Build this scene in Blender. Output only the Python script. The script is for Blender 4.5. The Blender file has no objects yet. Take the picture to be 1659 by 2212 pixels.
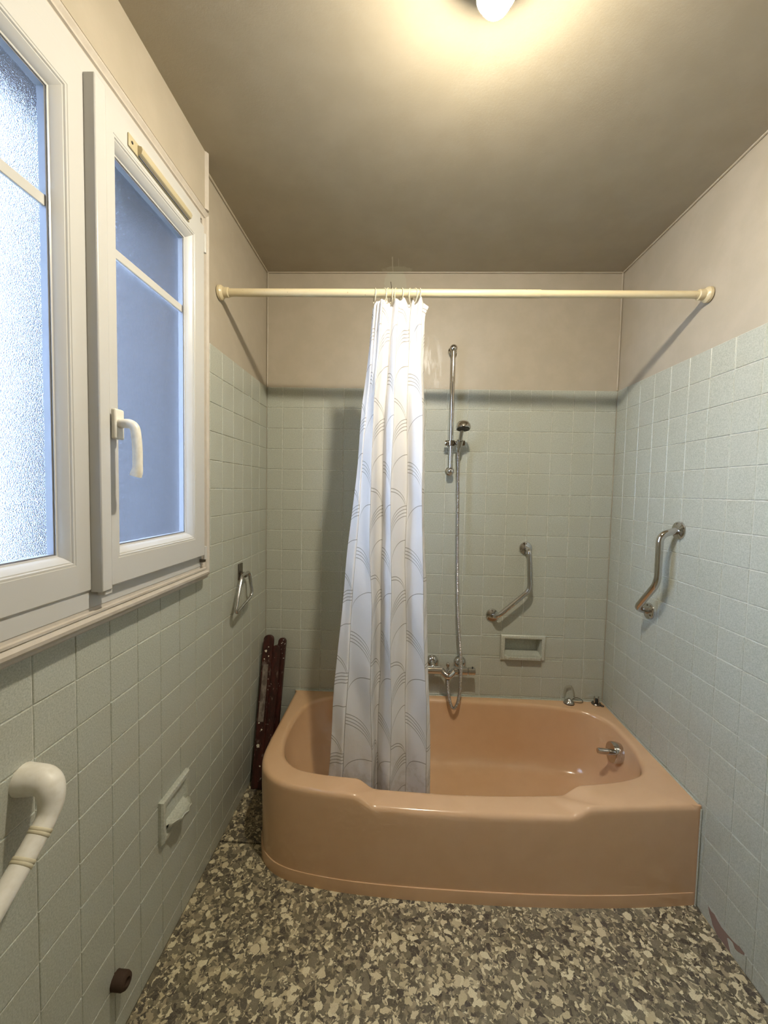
import bpy, math, random
from mathutils import Vector, Matrix
random.seed(7)
S = bpy.context.scene
COL = S.collection

# ------------------------------------------------------------------ camera, world, exposure
W, ZT, ZC = 1.8137, 2.0020, 2.5909          # room width, top of tiling, ceiling height
T = 0.108                                   # tile pitch
YF = -3.50                                  # wall behind the camera
CAM = Vector((0.7149, -2.1678, 1.4690))
cR = Vector((0.99901048, 0.03932127, 0.02078216))
cU = Vector((-0.02280209, 0.05163869, 0.99840548))
cF = Vector((-0.03818541, 0.99789142, -0.0524842))
FPX = 884.62
cam = bpy.data.cameras.new('camera')
cam.sensor_fit = 'VERTICAL'
cam.sensor_height = 24.0
cam.lens = FPX / 2212 * 24.0
cam.clip_start = 0.02
cob = bpy.data.objects.new('camera', cam)
COL.objects.link(cob)
m = Matrix.Identity(4)
for i in range(3):
    m[i][0], m[i][1], m[i][2], m[i][3] = cR[i], cU[i], -cF[i], CAM[i]
cob.matrix_world = m
S.camera = cob

SKY_COLOR, SKY_STRENGTH = (0.51, 0.69, 1.0), 33.0
BULB_COLOR, BULB_STRENGTH = (1.0, 0.91, 0.74), 1680.0
wd = bpy.data.worlds.new('world')
S.world = wd
wd.use_nodes = True
bg = wd.node_tree.nodes['Background'] if 'Background' in wd.node_tree.nodes else wd.node_tree.nodes.new('ShaderNodeBackground')
bg.inputs['Color'].default_value = (*SKY_COLOR, 1)
bg.inputs['Strength'].default_value = SKY_STRENGTH
vs = S.view_settings
vs.view_transform = 'Standard'
vs.look = 'None'
vs.exposure = 0.0
vs.gamma = 1.0
vs.use_curve_mapping = False
S.cycles.max_bounces = 7
S.cycles.use_light_tree = False
S.cycles.adaptive_threshold = 0.05
S.cycles.diffuse_bounces = 4
S.cycles.glossy_bounces = 3
S.cycles.transmission_bounces = 6


# ------------------------------------------------------------------ helpers: naming
def tag(o, label=None, cat=None, group=None, kind=None):
    if label: o['label'] = label
    if cat: o['category'] = cat
    if group: o['group'] = group
    if kind: o['kind'] = kind
    return o


def empty(name, loc, label=None, cat=None, group=None, kind=None):
    o = bpy.data.objects.new(name, None)
    o.empty_display_size = 0.05
    o.location = loc
    COL.objects.link(o)
    return tag(o, label, cat, group, kind)


# ------------------------------------------------------------------ helpers: materials
class X:
    """a node socket with arithmetic"""
    def __init__(s, nt, sock): s.nt, s.s = nt, sock
    def _op(s, op, *others):
        n = s.nt.nodes.new('ShaderNodeMath'); n.operation = op
        s.nt.links.new(s.s, n.inputs[0])
        for i, o in enumerate(others):
            if isinstance(o, X): s.nt.links.new(o.s, n.inputs[i + 1])
            else: n.inputs[i + 1].default_value = o
        return X(s.nt, n.outputs[0])
    def __add__(s, o): return s._op('ADD', o)
    def __sub__(s, o): return s._op('SUBTRACT', o)
    def __mul__(s, o): return s._op('MULTIPLY', o)
    def __truediv__(s, o): return s._op('DIVIDE', o)
    def abs(s): return s._op('ABSOLUTE')
    def frac(s): return s._op('FRACT')
    def floor(s): return s._op('FLOOR')
    def sqrt(s): return s._op('SQRT')
    def lt(s, o): return s._op('LESS_THAN', o)
    def gt(s, o): return s._op('GREATER_THAN', o)
    def max(s, o): return s._op('MAXIMUM', o)
    def min(s, o): return s._op('MINIMUM', o)
    def mod(s, o): return s._op('FLOORED_MODULO', o)
    def clamp(s):
        r = s._op('ADD', 0.0); r.s.node.use_clamp = True; return r
    def smooth(s, a, b, lo=0.0, hi=1.0):
        n = s.nt.nodes.new('ShaderNodeMapRange'); n.interpolation_type = 'SMOOTHSTEP'
        s.nt.links.new(s.s, n.inputs[0])
        n.inputs[1].default_value, n.inputs[2].default_value = a, b
        n.inputs[3].default_value, n.inputs[4].default_value = lo, hi
        return X(s.nt, n.outputs[0])


class Mat:
    def __init__(s, name, color=(0.8, 0.8, 0.8), rough=0.5, metal=0.0, **kw):
        s.m = bpy.data.materials.new(name)
        s.m.use_nodes = True
        s.nt = s.m.node_tree
        s.b = next(n for n in s.nt.nodes if n.type == 'BSDF_PRINCIPLED')
        s.set('Base Color', color); s.set('Roughness', rough); s.set('Metallic', metal)
        for k, v in kw.items(): s.set(k.replace('_', ' '), v)
    def set(s, k, v):
        i = s.b.inputs[k]
        if isinstance(v, X): s.nt.links.new(v.s, i)
        elif isinstance(v, tuple) and len(v) == 3: i.default_value = (*v, 1)
        else: i.default_value = v
    def node(s, t): return s.nt.nodes.new(t)
    def link(s, a, b): s.nt.links.new(a.s if isinstance(a, X) else a, b)
    def pos(s):
        return s.node('ShaderNodeNewGeometry').outputs['Position']
    def obj(s):
        return s.node('ShaderNodeTexCoord').outputs['Object']
    def uv(s):
        return s.node('ShaderNodeTexCoord').outputs['UV']
    def xyz(s, v):
        n = s.node('ShaderNodeSeparateXYZ'); s.link(v, n.inputs[0])
        return [X(s.nt, n.outputs[i]) for i in range(3)]
    def noise(s, v, scale, detail=2.0, rough=0.5, dist=0.0, color=False):
        n = s.node('ShaderNodeTexNoise')
        if v is not None: s.link(v, n.inputs['Vector'])
        n.inputs['Scale'].default_value = scale; n.inputs['Detail'].default_value = detail
        n.inputs['Roughness'].default_value = rough; n.inputs['Distortion'].default_value = dist
        return n.outputs['Color'] if color else X(s.nt, n.outputs[0])
    def scaled(s, v, sc, loc=(0, 0, 0)):
        n = s.node('ShaderNodeMapping'); s.link(v, n.inputs['Vector'])
        n.inputs['Scale'].default_value = sc; n.inputs['Location'].default_value = loc
        return n.outputs[0]
    def ramp(s, fac, stops, const=False):
        n = s.node('ShaderNodeValToRGB'); s.link(fac, n.inputs[0])
        e = n.color_ramp
        if const: e.interpolation = 'CONSTANT'
        while len(e.elements) < len(stops): e.elements.new(0.5)
        for el, (p, c) in zip(e.elements, stops): el.position = p; el.color = (*c, 1)
        return X(s.nt, n.outputs[0])
    def mix(s, fac, a, b):
        n = s.node('ShaderNodeMix'); n.data_type = 'RGBA'
        for v, i in ((fac, 0), (a, 6), (b, 7)):
            if isinstance(v, X): s.link(v, n.inputs[i])
            elif i == 0: n.inputs[i].default_value = v
            else: n.inputs[i].default_value = (*v, 1)
        return X(s.nt, n.outputs[2])
    def bump(s, h, strength=0.3, dist=0.001):
        n = s.node('ShaderNodeBump')
        n.inputs['Strength'].default_value = strength; n.inputs['Distance'].default_value = dist
        s.link(h, n.inputs['Height']); s.link(n.outputs[0], s.b.inputs['Normal'])
        return n


def make_materials():
    M = {}
    # glazed pale green tile
    t = Mat('tile_glaze', rough=0.3)
    p = t.pos()
    n1 = t.noise(p, 260, 3, 0.75)
    oi = t.node('ShaderNodeObjectInfo')
    rnd = X(t.nt, oi.outputs['Random'])
    c = t.ramp(n1, [(0.32, (0.335, 0.348, 0.286)), (0.5, (0.445, 0.458, 0.386)), (0.68, (0.545, 0.558, 0.480))])
    c = t.mix(rnd * 0.20, c, (0.47, 0.475, 0.415))
    t.set('Base Color', c)
    t.set('Roughness', 0.30)
    M['tile'] = t.m
    g = Mat('grout', (0.42, 0.42, 0.36), 0.85)
    n = g.noise(g.pos(), 60, 3)
    g.set('Base Color', g.ramp(n, [(0.3, (0.52, 0.52, 0.45)), (0.7, (0.74, 0.74, 0.66))]))
    M['grout'] = g.m
    M['adhesive'] = Mat('old_adhesive', (0.24, 0.155, 0.115), 0.85).m

    # satin paint on walls, with the filler patch and the rubbed patch of the far wall
    w = Mat('wall_paint', rough=0.45)
    p = w.pos()
    x, y, z = w.xyz(p)
    n = w.noise(p, 9, 4, 0.6)
    nf = w.noise(p, 60, 3, 0.6)
    base = w.mix(n.smooth(0.35, 0.7), (0.435, 0.378, 0.285), (0.47, 0.408, 0.312))
    def blob(cx, cz, rx, rz, amp=0.6):
        d = ((x - cx) / rx) * ((x - cx) / rx) + ((z - cz) / rz) * ((z - cz) / rz)
        return (d + (nf - 0.5) * amp).smooth(1.12, 0.92) * y.gt(-0.05)
    base = w.mix(blob(0.665, 2.53, 0.056, 0.085) * 0.8, base, (0.47, 0.445, 0.34))
    streak = w.noise(w.scaled(p, (34, 34, 9)), 1.0, 4, 0.7)
    rub = blob(0.855, 2.105, 0.075, 0.16, 0.9) * streak.smooth(0.45, 0.62)
    base = w.mix(rub * 0.5, base, (0.30, 0.26, 0.21))
    crack = (((x - 0.648) + (z - 2.5) * 0.12).abs().lt(0.0016)) * z.gt(2.512) * z.lt(2.545) * y.gt(-0.05)
    base = w.mix(crack, base, (0.06, 0.04, 0.02))
    w.set('Base Color', base)
    w.set('Roughness', rub * -0.14 + 0.48)
    w.bump(w.noise(p, 220, 3, 0.6) * 0.6 + n * 0.4, 0.12, 0.002)
    M['paint'] = w.m

    c = Mat('ceiling_paint', rough=0.6)
    p = c.pos()
    x, y, z = c.xyz(p)
    n = c.noise(p, 7, 4, 0.6)
    nf = c.noise(p, 45, 3, 0.6)
    base = c.mix(n.smooth(0.35, 0.7), (0.355, 0.305, 0.220), (0.38, 0.328, 0.240))
    d = ((x - 0.675) / 0.085) * ((x - 0.675) / 0.085) + (y / 0.055) * (y / 0.055)
    patch = (d + (nf - 0.5) * 1.3).smooth(1.15, 0.8)
    base = c.mix(patch * 0.7, base, (0.49, 0.455, 0.35))
    line = (((x - 0.652) + (nf - 0.5) * 0.004).abs().lt(0.0026)) * y.gt(-0.14)
    line2 = ((x - 0.682).abs().lt(0.0016)) * y.gt(-0.125) * y.lt(-0.05)
    base = c.mix(line * 0.75 + line2 * 0.35, base, (0.62, 0.58, 0.48))
    c.set('Base Color', base)
    c.bump(c.noise(p, 160, 4, 0.65), 0.16, 0.002)
    M['ceiling'] = c.m

    # mottled vinyl
    f = Mat('vinyl', rough=0.36)
    p = f.pos()
    def warp(v, sc, amt):
        n = f.node('ShaderNodeVectorMath'); n.operation = 'MULTIPLY_ADD'
        f.link(f.noise(v, sc, 2, 0.5, color=True), n.inputs[0])
        n.inputs[1].default_value = (amt,) * 3
        f.link(v, n.inputs[2]); return n.outputs[0]
    def vor(v, sc, rnd=1.0):
        n = f.node('ShaderNodeTexVoronoi'); f.link(v, n.inputs['Vector'])
        n.inputs['Scale'].default_value = sc; n.inputs['Randomness'].default_value = rnd
        q = f.node('ShaderNodeSeparateColor'); f.link(n.outputs['Color'], q.inputs[0])
        return X(f.nt, q.outputs[0]), X(f.nt, q.outputs[1]), X(f.nt, n.outputs['Distance'])
    pw = warp(warp(p, 34, 0.030), 120, 0.014)
    flat = f.scaled(pw, (1, 1, 0))
    a1, a2, ad = vor(flat, 74)
    b1, b2, bd = vor(f.scaled(pw, (1, 1, 0), (3.1, 1.7, 0)), 165)
    e1, e2, ed = vor(f.scaled(pw, (1, 1, 0), (7.1, 4.7, 0)), 36)
    pal = [(0.0, (0.060, 0.050, 0.040)), (0.14, (0.105, 0.090, 0.060)), (0.34, (0.170, 0.148, 0.095)), (0.52, (0.245, 0.210, 0.135)),
           (0.66, (0.36, 0.30, 0.19)), (0.78, (0.55, 0.47, 0.29)), (0.89, (0.74, 0.66, 0.44))]
    ca = f.ramp(a1, pal, True)
    cb = f.ramp(b1, pal, True)
    ce = f.ramp(e1, [(0.0, (0.10, 0.086, 0.062)), (0.35, (0.19, 0.165, 0.11)), (0.60, (0.66, 0.57, 0.37)), (0.85, (0.76, 0.68, 0.46))], True)
    col = f.mix(a2.gt(0.42), cb, ca)
    col = f.mix((e2.gt(0.74) * ed.lt(0.46)), col, ce)
    grain = f.noise(p, 330, 3, 0.75)
    col = f.mix(grain.smooth(0.38, 0.72) * 0.32, col, (0.25, 0.215, 0.15))
    vein = f.noise(pw, 75, 3, 0.7)
    col = f.mix((vein - 0.5).abs().smooth(0.022, 0.0) * 0.35, col, (0.40, 0.35, 0.25))
    f.set('Base Color', col)
    f.set('Roughness', grain.smooth(0.3, 0.7, 0.36, 0.52))
    f.bump(f.noise(p, 130, 3, 0.6), 0.25, 0.002)
    M['vinyl'] = f.m

    t = Mat('tub_enamel', (0.60, 0.37, 0.20), 0.18)
    t.set('Coat Weight', 0.25); t.set('Coat Roughness', 0.06)
    n = t.noise(t.pos(), 14, 3)
    t.set('Base Color', t.mix(n.smooth(0.35, 0.7) * 0.35, (0.65, 0.41, 0.230), (0.60, 0.375, 0.205)))
    M['enamel'] = t.m
    c = Mat('chrome', (0.58, 0.57, 0.56), 0.09, 1.0)
    c.set('Roughness', c.noise(c.pos(), 40, 3).smooth(0.35, 0.7, 0.04, 0.11))
    M['chrome'] = c.m
    M['dark_chrome'] = Mat('tarnished_chrome', (0.22, 0.19, 0.16), 0.25, 1.0).m
    M['black'] = Mat('black_rubber', (0.015, 0.015, 0.015), 0.5).m
    M['pvc'] = Mat('white_pvc', (0.56, 0.55, 0.52), 0.28).m
    gk = Mat('gasket', (0.16, 0.16, 0.17), 0.6); M['gasket'] = gk.m
    w = Mat('gloss_trim_paint', rough=0.35)
    n = w.noise(w.pos(), 40, 4, 0.6)
    n2 = w.noise(w.pos(), 12, 4, 0.7)
    col = w.mix(n.smooth(0.3, 0.75), (0.52, 0.465, 0.395), (0.57, 0.515, 0.44))
    w.set('Base Color', w.mix(n2.smooth(0.70, 0.74) * 0.5, col, (0.30, 0.24, 0.17)))
    w.bump(n, 0.15, 0.002)
    M['trim'] = w.m
    M['cream'] = Mat('cream_plastic', (0.50, 0.43, 0.27), 0.35).m
    r = Mat('rod_enamel', (0.74, 0.64, 0.42), 0.3)
    n = r.noise(r.pos(), 70, 4, 0.7)
    r.set('Base Color', r.mix(n.smooth(0.66, 0.72), (0.64, 0.54, 0.335), (0.34, 0.23, 0.12)))
    M['rod'] = r.m
    M['ring'] = Mat('ring_plastic', (0.80, 0.73, 0.55), 0.25, Transmission_Weight=0.25).m
    M['ceramic'] = None
    c = Mat('pale_ceramic', (0.50, 0.51, 0.44), 0.3)
    n = c.noise(c.pos(), 150, 3, 0.6)
    c.set('Base Color', c.mix(n.smooth(0.35, 0.7), (0.43, 0.44, 0.37), (0.54, 0.55, 0.47)))
    c.bump(n, 0.2, 0.001)
    M['ceramic'] = c.m
    h = Mat('ivory_plastic', (0.80, 0.77, 0.68), 0.4)
    n = h.noise(h.pos(), 60, 3)
    h.set('Base Color', h.mix(n.smooth(0.35, 0.75), (0.82, 0.79, 0.71), (0.74, 0.70, 0.60)))
    M['ivory'] = h.m
    M['string'] = Mat('aged_tape', (0.60, 0.54, 0.38), 0.7).m
    M['rust'] = Mat('rusty_brown', (0.05, 0.026, 0.014), 0.8).m
    wd_ = Mat('stained_wood', rough=0.45)
    o = wd_.obj()
    n = wd_.noise(wd_.scaled(o, (60, 60, 4)), 1.0, 4, 0.6)
    col = wd_.mix(n.smooth(0.3, 0.7), (0.022, 0.006, 0.004), (0.060, 0.012, 0.008))
    sp = wd_.noise(o, 85, 2, 0.5); sp2 = wd_.noise(o, 13, 3, 0.6)
    col = wd_.mix(sp.smooth(0.66, 0.69) * sp2.smooth(0.50, 0.58), col, (0.62, 0.60, 0.54))
    wear = wd_.noise(wd_.scaled(o, (1, 1, 0.35)), 26, 3, 0.7)
    col = wd_.mix(wear.smooth(0.60, 0.68) * 0.45, col, (0.22, 0.18, 0.15))
    wd_.set('Base Color', col)
    M['wood'] = wd_.m
    wr = Mat('worn_wood', rough=0.6)
    o = wr.obj()
    n = wr.noise(wr.scaled(o, (50, 50, 12)), 1.0, 4, 0.7)
    M_col = wr.mix(n.smooth(0.35, 0.7), (0.10, 0.075, 0.06), (0.27, 0.23, 0.19))
    wr.set('Base Color', M_col); M['worn'] = wr.m
    M['splash'] = Mat('dried_paint', (0.70, 0.66, 0.52), 0.6).m

    # frosted glass
    g = Mat('frosted_glass', (0.97, 0.98, 1.0), 0.3)
    g.set('Transmission Weight', 1.0); g.set('IOR', 1.33)
    n = g.noise(g.pos(), 520, 1, 0.5)
    g.set('Roughness', 0.22)
    g.bump(n, 0.32, 0.002)
    M['glass'] = g.m
    M['clear'] = Mat('clear_plastic', (0.95, 0.96, 0.93), 0.05, Transmission_Weight=1.0, IOR=1.4).m
    M['outside'] = Mat('darkener_skin', (0.024, 0.022, 0.022), 0.8, Specular_IOR_Level=0.0).m  # near-black, for the mass added outside to darken the panes
    M['lining'] = Mat('darkened_lining', (0.045, 0.043, 0.045), 0.8, Specular_IOR_Level=0.0).m  # dark on purpose, so the opening looks dim through the glass
    M['ground'] = Mat('outside_ground', (0.16, 0.165, 0.15), 0.9).m

    # printed shower curtain
    c = Mat('curtain_cloth', (0.80, 0.80, 0.80), 0.75)
    u, v, _ = c.xyz(c.uv())
    t_ = u.frac()
    odd = u.floor().mod(2.0)
    P, H, LW = 0.335, 0.092, 0.0015
    pk_r = ((t_ * -1.0 + 1.0) * (t_ * -1.0 + 1.0) * -1.0 + 1.0).max(0.0).sqrt() * H - H
    pk_l = (t_ * t_ * -1.0 + 1.0).max(0.0).sqrt() * H - H
    def lines(e, offs, ph):
        q = (v - e + ph).mod(P)
        r = None
        for o_ in offs:
            k = (q - o_).abs().lt(LW)
            r = k if r is None else r.max(k)
        return r
    four = [0.03, 0.0435, 0.057, 0.0705]
    even_mask = lines(pk_r, four + [0.27], 0.0).max(lines(pk_l, [0.125, 0.137], 0.0))
    odd_mask = lines(pk_l, four, 0.165).max(lines(pk_r, [0.24], 0.165))
    patt = even_mask * (odd * -1.0 + 1.0) + odd_mask * odd
    vert = (t_ - 0.5).abs().gt(0.488)
    patt = patt.max(vert)
    dirt = c.noise(c.pos(), 22, 4, 0.65)
    zz = c.xyz(c.pos())[2]
    soil = zz.smooth(0.50, 0.28) * dirt.smooth(0.45, 0.7)
    base = c.mix(soil * 0.40, (0.92, 0.91, 0.91), (0.50, 0.44, 0.33))
    base = c.mix(patt * 0.75, base, (0.23, 0.20, 0.16))
    c.set('Base Color', base)
    wr = c.noise(c.scaled(c.pos(), (30, 30, 14)), 1.0, 4, 0.6)
    c.bump(wr, 0.35, 0.006)
    out = next(n for n in c.nt.nodes if n.type == 'OUTPUT_MATERIAL')
    tr = c.node('ShaderNodeBsdfTranslucent'); c.link(base, tr.inputs[0])
    mx = c.node('ShaderNodeMixShader'); mx.inputs[0].default_value = 0.28
    c.link(c.b.outputs[0], mx.inputs[1]); c.link(tr.outputs[0], mx.inputs[2]); c.link(mx.outputs[0], out.inputs[0])
    M['cloth'] = c.m

    b = Mat('lamp_glow', (1, 1, 1), 0.4)
    b.set('Emission Color', BULB_COLOR); b.set('Emission Strength', BULB_STRENGTH)
    M['bulb'] = b.m
    M['white'] = Mat('white_plastic', (0.78, 0.77, 0.74), 0.4).m
    return M


M = make_materials()


# ------------------------------------------------------------------ helpers: geometry
class MB:
    def __init__(s): s.v, s.f = [], []
    def add(s, vs_, fs):
        o = len(s.v)
        s.v += [tuple(a) for a in vs_]; s.f += [tuple(i + o for i in f) for f in fs]
        return s
    def box(s, x0, x1, y0, y1, z0, z1):
        x0, x1 = min(x0, x1), max(x0, x1); y0, y1 = min(y0, y1), max(y0, y1); z0, z1 = min(z0, z1), max(z0, z1)
        return s.add([(x0, y0, z0), (x1, y0, z0), (x1, y1, z0), (x0, y1, z0), (x0, y0, z1), (x1, y0, z1), (x1, y1, z1), (x0, y1, z1)],
                     [(0, 3, 2, 1), (4, 5, 6, 7), (0, 1, 5, 4), (1, 2, 6, 5), (2, 3, 7, 6), (3, 0, 4, 7)])
    def rings(s, rs, close=True, caps=True):
        """loft a list of rings (lists of points of equal length)"""
        n = len(rs[0]); o = len(s.v)
        for r in rs: s.v += [tuple(p) for p in r]
        for k in range(len(rs) - 1):
            for i in range(n if close else n - 1):
                j = (i + 1) % n
                s.f.append((o + k * n + i, o + k * n + j, o + (k + 1) * n + j, o + (k + 1) * n + i))
        if caps and close:
            s.f.append(tuple(o + i for i in reversed(range(n))))
            s.f.append(tuple(o + (len(rs) - 1) * n + i for i in range(n)))
        return s
    def tube(s, path, r, seg=14, caps=True):
        path = [Vector(p) for p in path]
        n = len(path)
        rad = r if callable(r) else (lambda k: r)
        tg = []
        for i in range(n):
            d = path[min(i + 1, n - 1)] - path[max(i - 1, 0)]
            tg.append(d.normalized())
        up = Vector((0, 0, 1)) if abs(tg[0].z) < 0.9 else Vector((1, 0, 0))
        nrm = (up - tg[0] * up.dot(tg[0])).normalized()
        rs = []
        for i in range(n):
            nrm = (nrm - tg[i] * nrm.dot(tg[i])).normalized()
            bi = tg[i].cross(nrm)
            rs.append([path[i] + (nrm * math.cos(2 * math.pi * k / seg) + bi * math.sin(2 * math.pi * k / seg)) * rad(i) for k in range(seg)])
        return s.rings(rs, True, caps)
    def lathe(s, prof, origin, axis, seg=28, caps=True):
        """prof: (radius, distance along axis)"""
        a = Vector(axis).normalized(); o = Vector(origin)
        up = Vector((0, 0, 1)) if abs(a.z) < 0.9 else Vector((1, 0, 0))
        e = (up - a * up.dot(a)).normalized(); b = a.cross(e)
        rs = [[o + a * h + (e * math.cos(2 * math.pi * k / seg) + b * math.sin(2 * math.pi * k / seg)) * max(r, 1e-5) for k in range(seg)] for r, h in prof]
        return s.rings(rs, True, caps)
    def build(s, name, mat, parent=None, smooth=False, bevel=0.0, seg=2, angle=40, kind=None, loc=None):
        me = bpy.data.meshes.new(name)
        v = s.v
        off = Vector((0, 0, 0))
        if parent is not None: off = parent_world(parent)
        elif loc is not None: off = Vector(loc)
        me.from_pydata([tuple(Vector(a) - off) for a in v], [], s.f)
        me.validate(); me.update()
        o = bpy.data.objects.new(name, me)
        COL.objects.link(o)
        me.materials.append(mat)
        if parent is not None: o.parent = parent
        elif loc is not None: o.location = loc
        fix_normals(me)
        if bevel:
            b = o.modifiers.new('bevel', 'BEVEL'); b.width = bevel; b.segments = seg; b.limit_method = 'ANGLE'; b.angle_limit = math.radians(35)
            b.harden_normals = False
        if smooth or bevel:
            for p in me.polygons: p.use_smooth = True
            try: me.set_sharp_from_angle(angle=math.radians(angle if smooth else 50))
            except Exception: pass
        if kind: o['kind'] = kind
        return o


def parent_world(o):
    p = Vector((0, 0, 0))
    while o is not None:
        p += Vector(o.location); o = o.parent
    return p


def fix_normals(me):
    import bmesh
    b = bmesh.new(); b.from_mesh(me)
    bmesh.ops.recalc_face_normals(b, faces=b.faces)
    b.to_mesh(me); b.free()


def fillet(pts, r, n=7):
    pts = [Vector(p) for p in pts]
    out = [pts[0]]
    for i in range(1, len(pts) - 1):
        a, b, c = pts[i - 1], pts[i], pts[i + 1]
        d1, d2 = (a - b), (c - b)
        rr = min(r, d1.length * 0.48, d2.length * 0.48)
        p, q = b + d1.normalized() * rr, b + d2.normalized() * rr
        for k in range(n + 1):
            t = k / n
            out.append((p * (1 - t) ** 2) + (b * 2 * t * (1 - t)) + (q * t * t))
    out.append(pts[-1])
    return out


def catmull(pts, n=10):
    pts = [Vector(p) for p in pts]
    P = [pts[0] * 2 - pts[1]] + pts + [pts[-1] * 2 - pts[-2]]
    out = []
    for i in range(1, len(P) - 2):
        a, b, c, d = P[i - 1], P[i], P[i + 1], P[i + 2]
        for k in range(n):
            t = k / n
            out.append(0.5 * ((b * 2) + (c - a) * t + (a * 2 - b * 5 + c * 4 - d) * t * t + (b * 3 - a - c * 3 + d) * t ** 3))
    out.append(pts[-1])
    return out


def lerp_table(tab, z):
    """tab: [(z, value or list)] sorted by z"""
    if z <= tab[0][0]: return tab[0][1]
    if z >= tab[-1][0]: return tab[-1][1]
    for (a, va), (b, vb) in zip(tab, tab[1:]):
        if a <= z <= b:
            t = (z - a) / (b - a)
            if isinstance(va, (list, tuple)): return [p + (q - p) * t for p, q in zip(va, vb)]
            return va + (vb - va) * t


def in_frame(p, mx=25):
    d = Vector(p) - CAM
    zf = d.dot(cF)
    if zf < 0.02: return False
    px = 829.5 + FPX * d.dot(cR) / zf; py = 1106 - FPX * d.dot(cU) / zf
    return -mx < px < 1659 + mx and -mx < py < 2212 + mx


# ------------------------------------------------------------------ room shell
def subtract(rect, hole):
    """rect minus hole, both (u0, u1, v0, v1)"""
    u0, u1, v0, v1 = rect; a0, a1, b0, b1 = hole
    if a0 >= u1 or a1 <= u0 or b0 >= v1 or b1 <= v0: return [rect]
    out = []
    if v0 < b0: out.append((u0, u1, v0, b0))
    if v1 > b1: out.append((u0, u1, b1, v1))
    lo, hi = max(v0, b0), min(v1, b1)
    if u0 < a0: out.append((u0, a0, lo, hi))
    if u1 > a1: out.append((a1, u1, lo, hi))
    return out


TILE_MESH = {}


def tile_geo(w, h):
    """front face in the local XY plane at z = 0, bevelled rim, 5 mm deep"""
    e, d = 0.0014, 0.005
    x, y = w / 2, h / 2
    v = [(-x + e, -y + e, 0), (x - e, -y + e, 0), (x - e, y - e, 0), (-x + e, y - e, 0),
         (-x, -y, -e), (x, -y, -e), (x, y, -e), (-x, y, -e), (-x, -y, -d), (x, -y, -d), (x, y, -d), (-x, y, -d)]
    f = [(0, 1, 2, 3)]
    for a in (0, 4):
        for i in range(4):
            j = (i + 1) % 4
            f.append((a + 4 + i, a + 4 + j, a + j, a + i))
    return v, f


def lay_tiles(wall, us, vs_, frame, holes, hidden=None):
    """frame(u, v) -> world point and rotation of the tile plane"""
    rest = MB()
    J = 0.0028
    for u0, u1 in zip(us, us[1:]):
        for v0, v1 in zip(vs_, vs_[1:]):
            rects = [(u0, u1, v0, v1)]
            for h in holes:
                rects = [r for q in rects for r in subtract(q, h)]
            for (a, b, c, d) in rects:
                w, hgt = b - a - J, d - c - J
                if w < 0.006 or hgt < 0.006: continue
                cu, cv = (a + b) / 2, (c + d) / 2
                loc, rot = frame(cu, cv)
                vis = any(in_frame(frame(q, r)[0]) for q in (a, b) for r in (c, d))
                if vis and hidden and hidden(loc): vis = False
                if vis:
                    key = (round(w, 4), round(hgt, 4))
                    if key not in TILE_MESH:
                        me = bpy.data.meshes.new('tile')
                        v, f = tile_geo(*key)
                        me.from_pydata(v, [], f); me.update(); me.materials.append(M['tile'])
                        TILE_MESH[key] = me
                    o = bpy.data.objects.new('tile', TILE_MESH[key])
                    o.parent = wall
                    jit = Matrix.Rotation(random.gauss(0, 0.0022), 4, 'X') @ Matrix.Rotation(random.gauss(0, 0.0022), 4, 'Y')
                    off = Matrix.Translation((0, 0, random.uniform(-0.0005, 0.0002)))
                    o.matrix_local = Matrix.Translation(Vector(loc) - parent_world(wall)) @ rot @ off @ jit
                    COL.objects.link(o)
                else:
                    v, f = tile_geo(w, hgt)
                    mm = Matrix.Translation(loc) @ rot
                    rest.add([mm @ Vector(p) for p in v], f)
    if rest.v:
        rest.build('tile_field', M['tile'], wall, kind='stuff')


def axes(xa, ya, za):
    r = Matrix.Identity(4)
    for i in range(3):
        r[i][0], r[i][1], r[i][2] = xa[i], ya[i], za[i]
    return r


ROT_B = axes((1, 0, 0), (0, 0, 1), (0, -1, 0))
ROT_L = axes((0, 1, 0), (0, 0, 1), (1, 0, 0))
ROT_R = axes((0, -1, 0), (0, 0, 1), (-1, 0, 0))
ROT_F = axes((-1, 0, 0), (0, 0, 1), (0, 1, 0))
ROWS = sorted([0.0] + [ZT - r * T for r in range(0, 19)])


def panel(mb, rects, mk):
    for r in rects: mb.box(*mk(*r))


def structure(name, mb, mat, **kw):
    o = mb.build(name, mat, **kw); o['kind'] = 'structure'; return o


# window opening (left wall): y range, z range of the casing, of the hole
CAS = (-1.865, -0.735, 1.150, 2.60)
HOLE = (-1.795, -0.795, 1.195, 2.365)
DISH = (1.275, 1.495, 0.590, 0.712)


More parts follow.
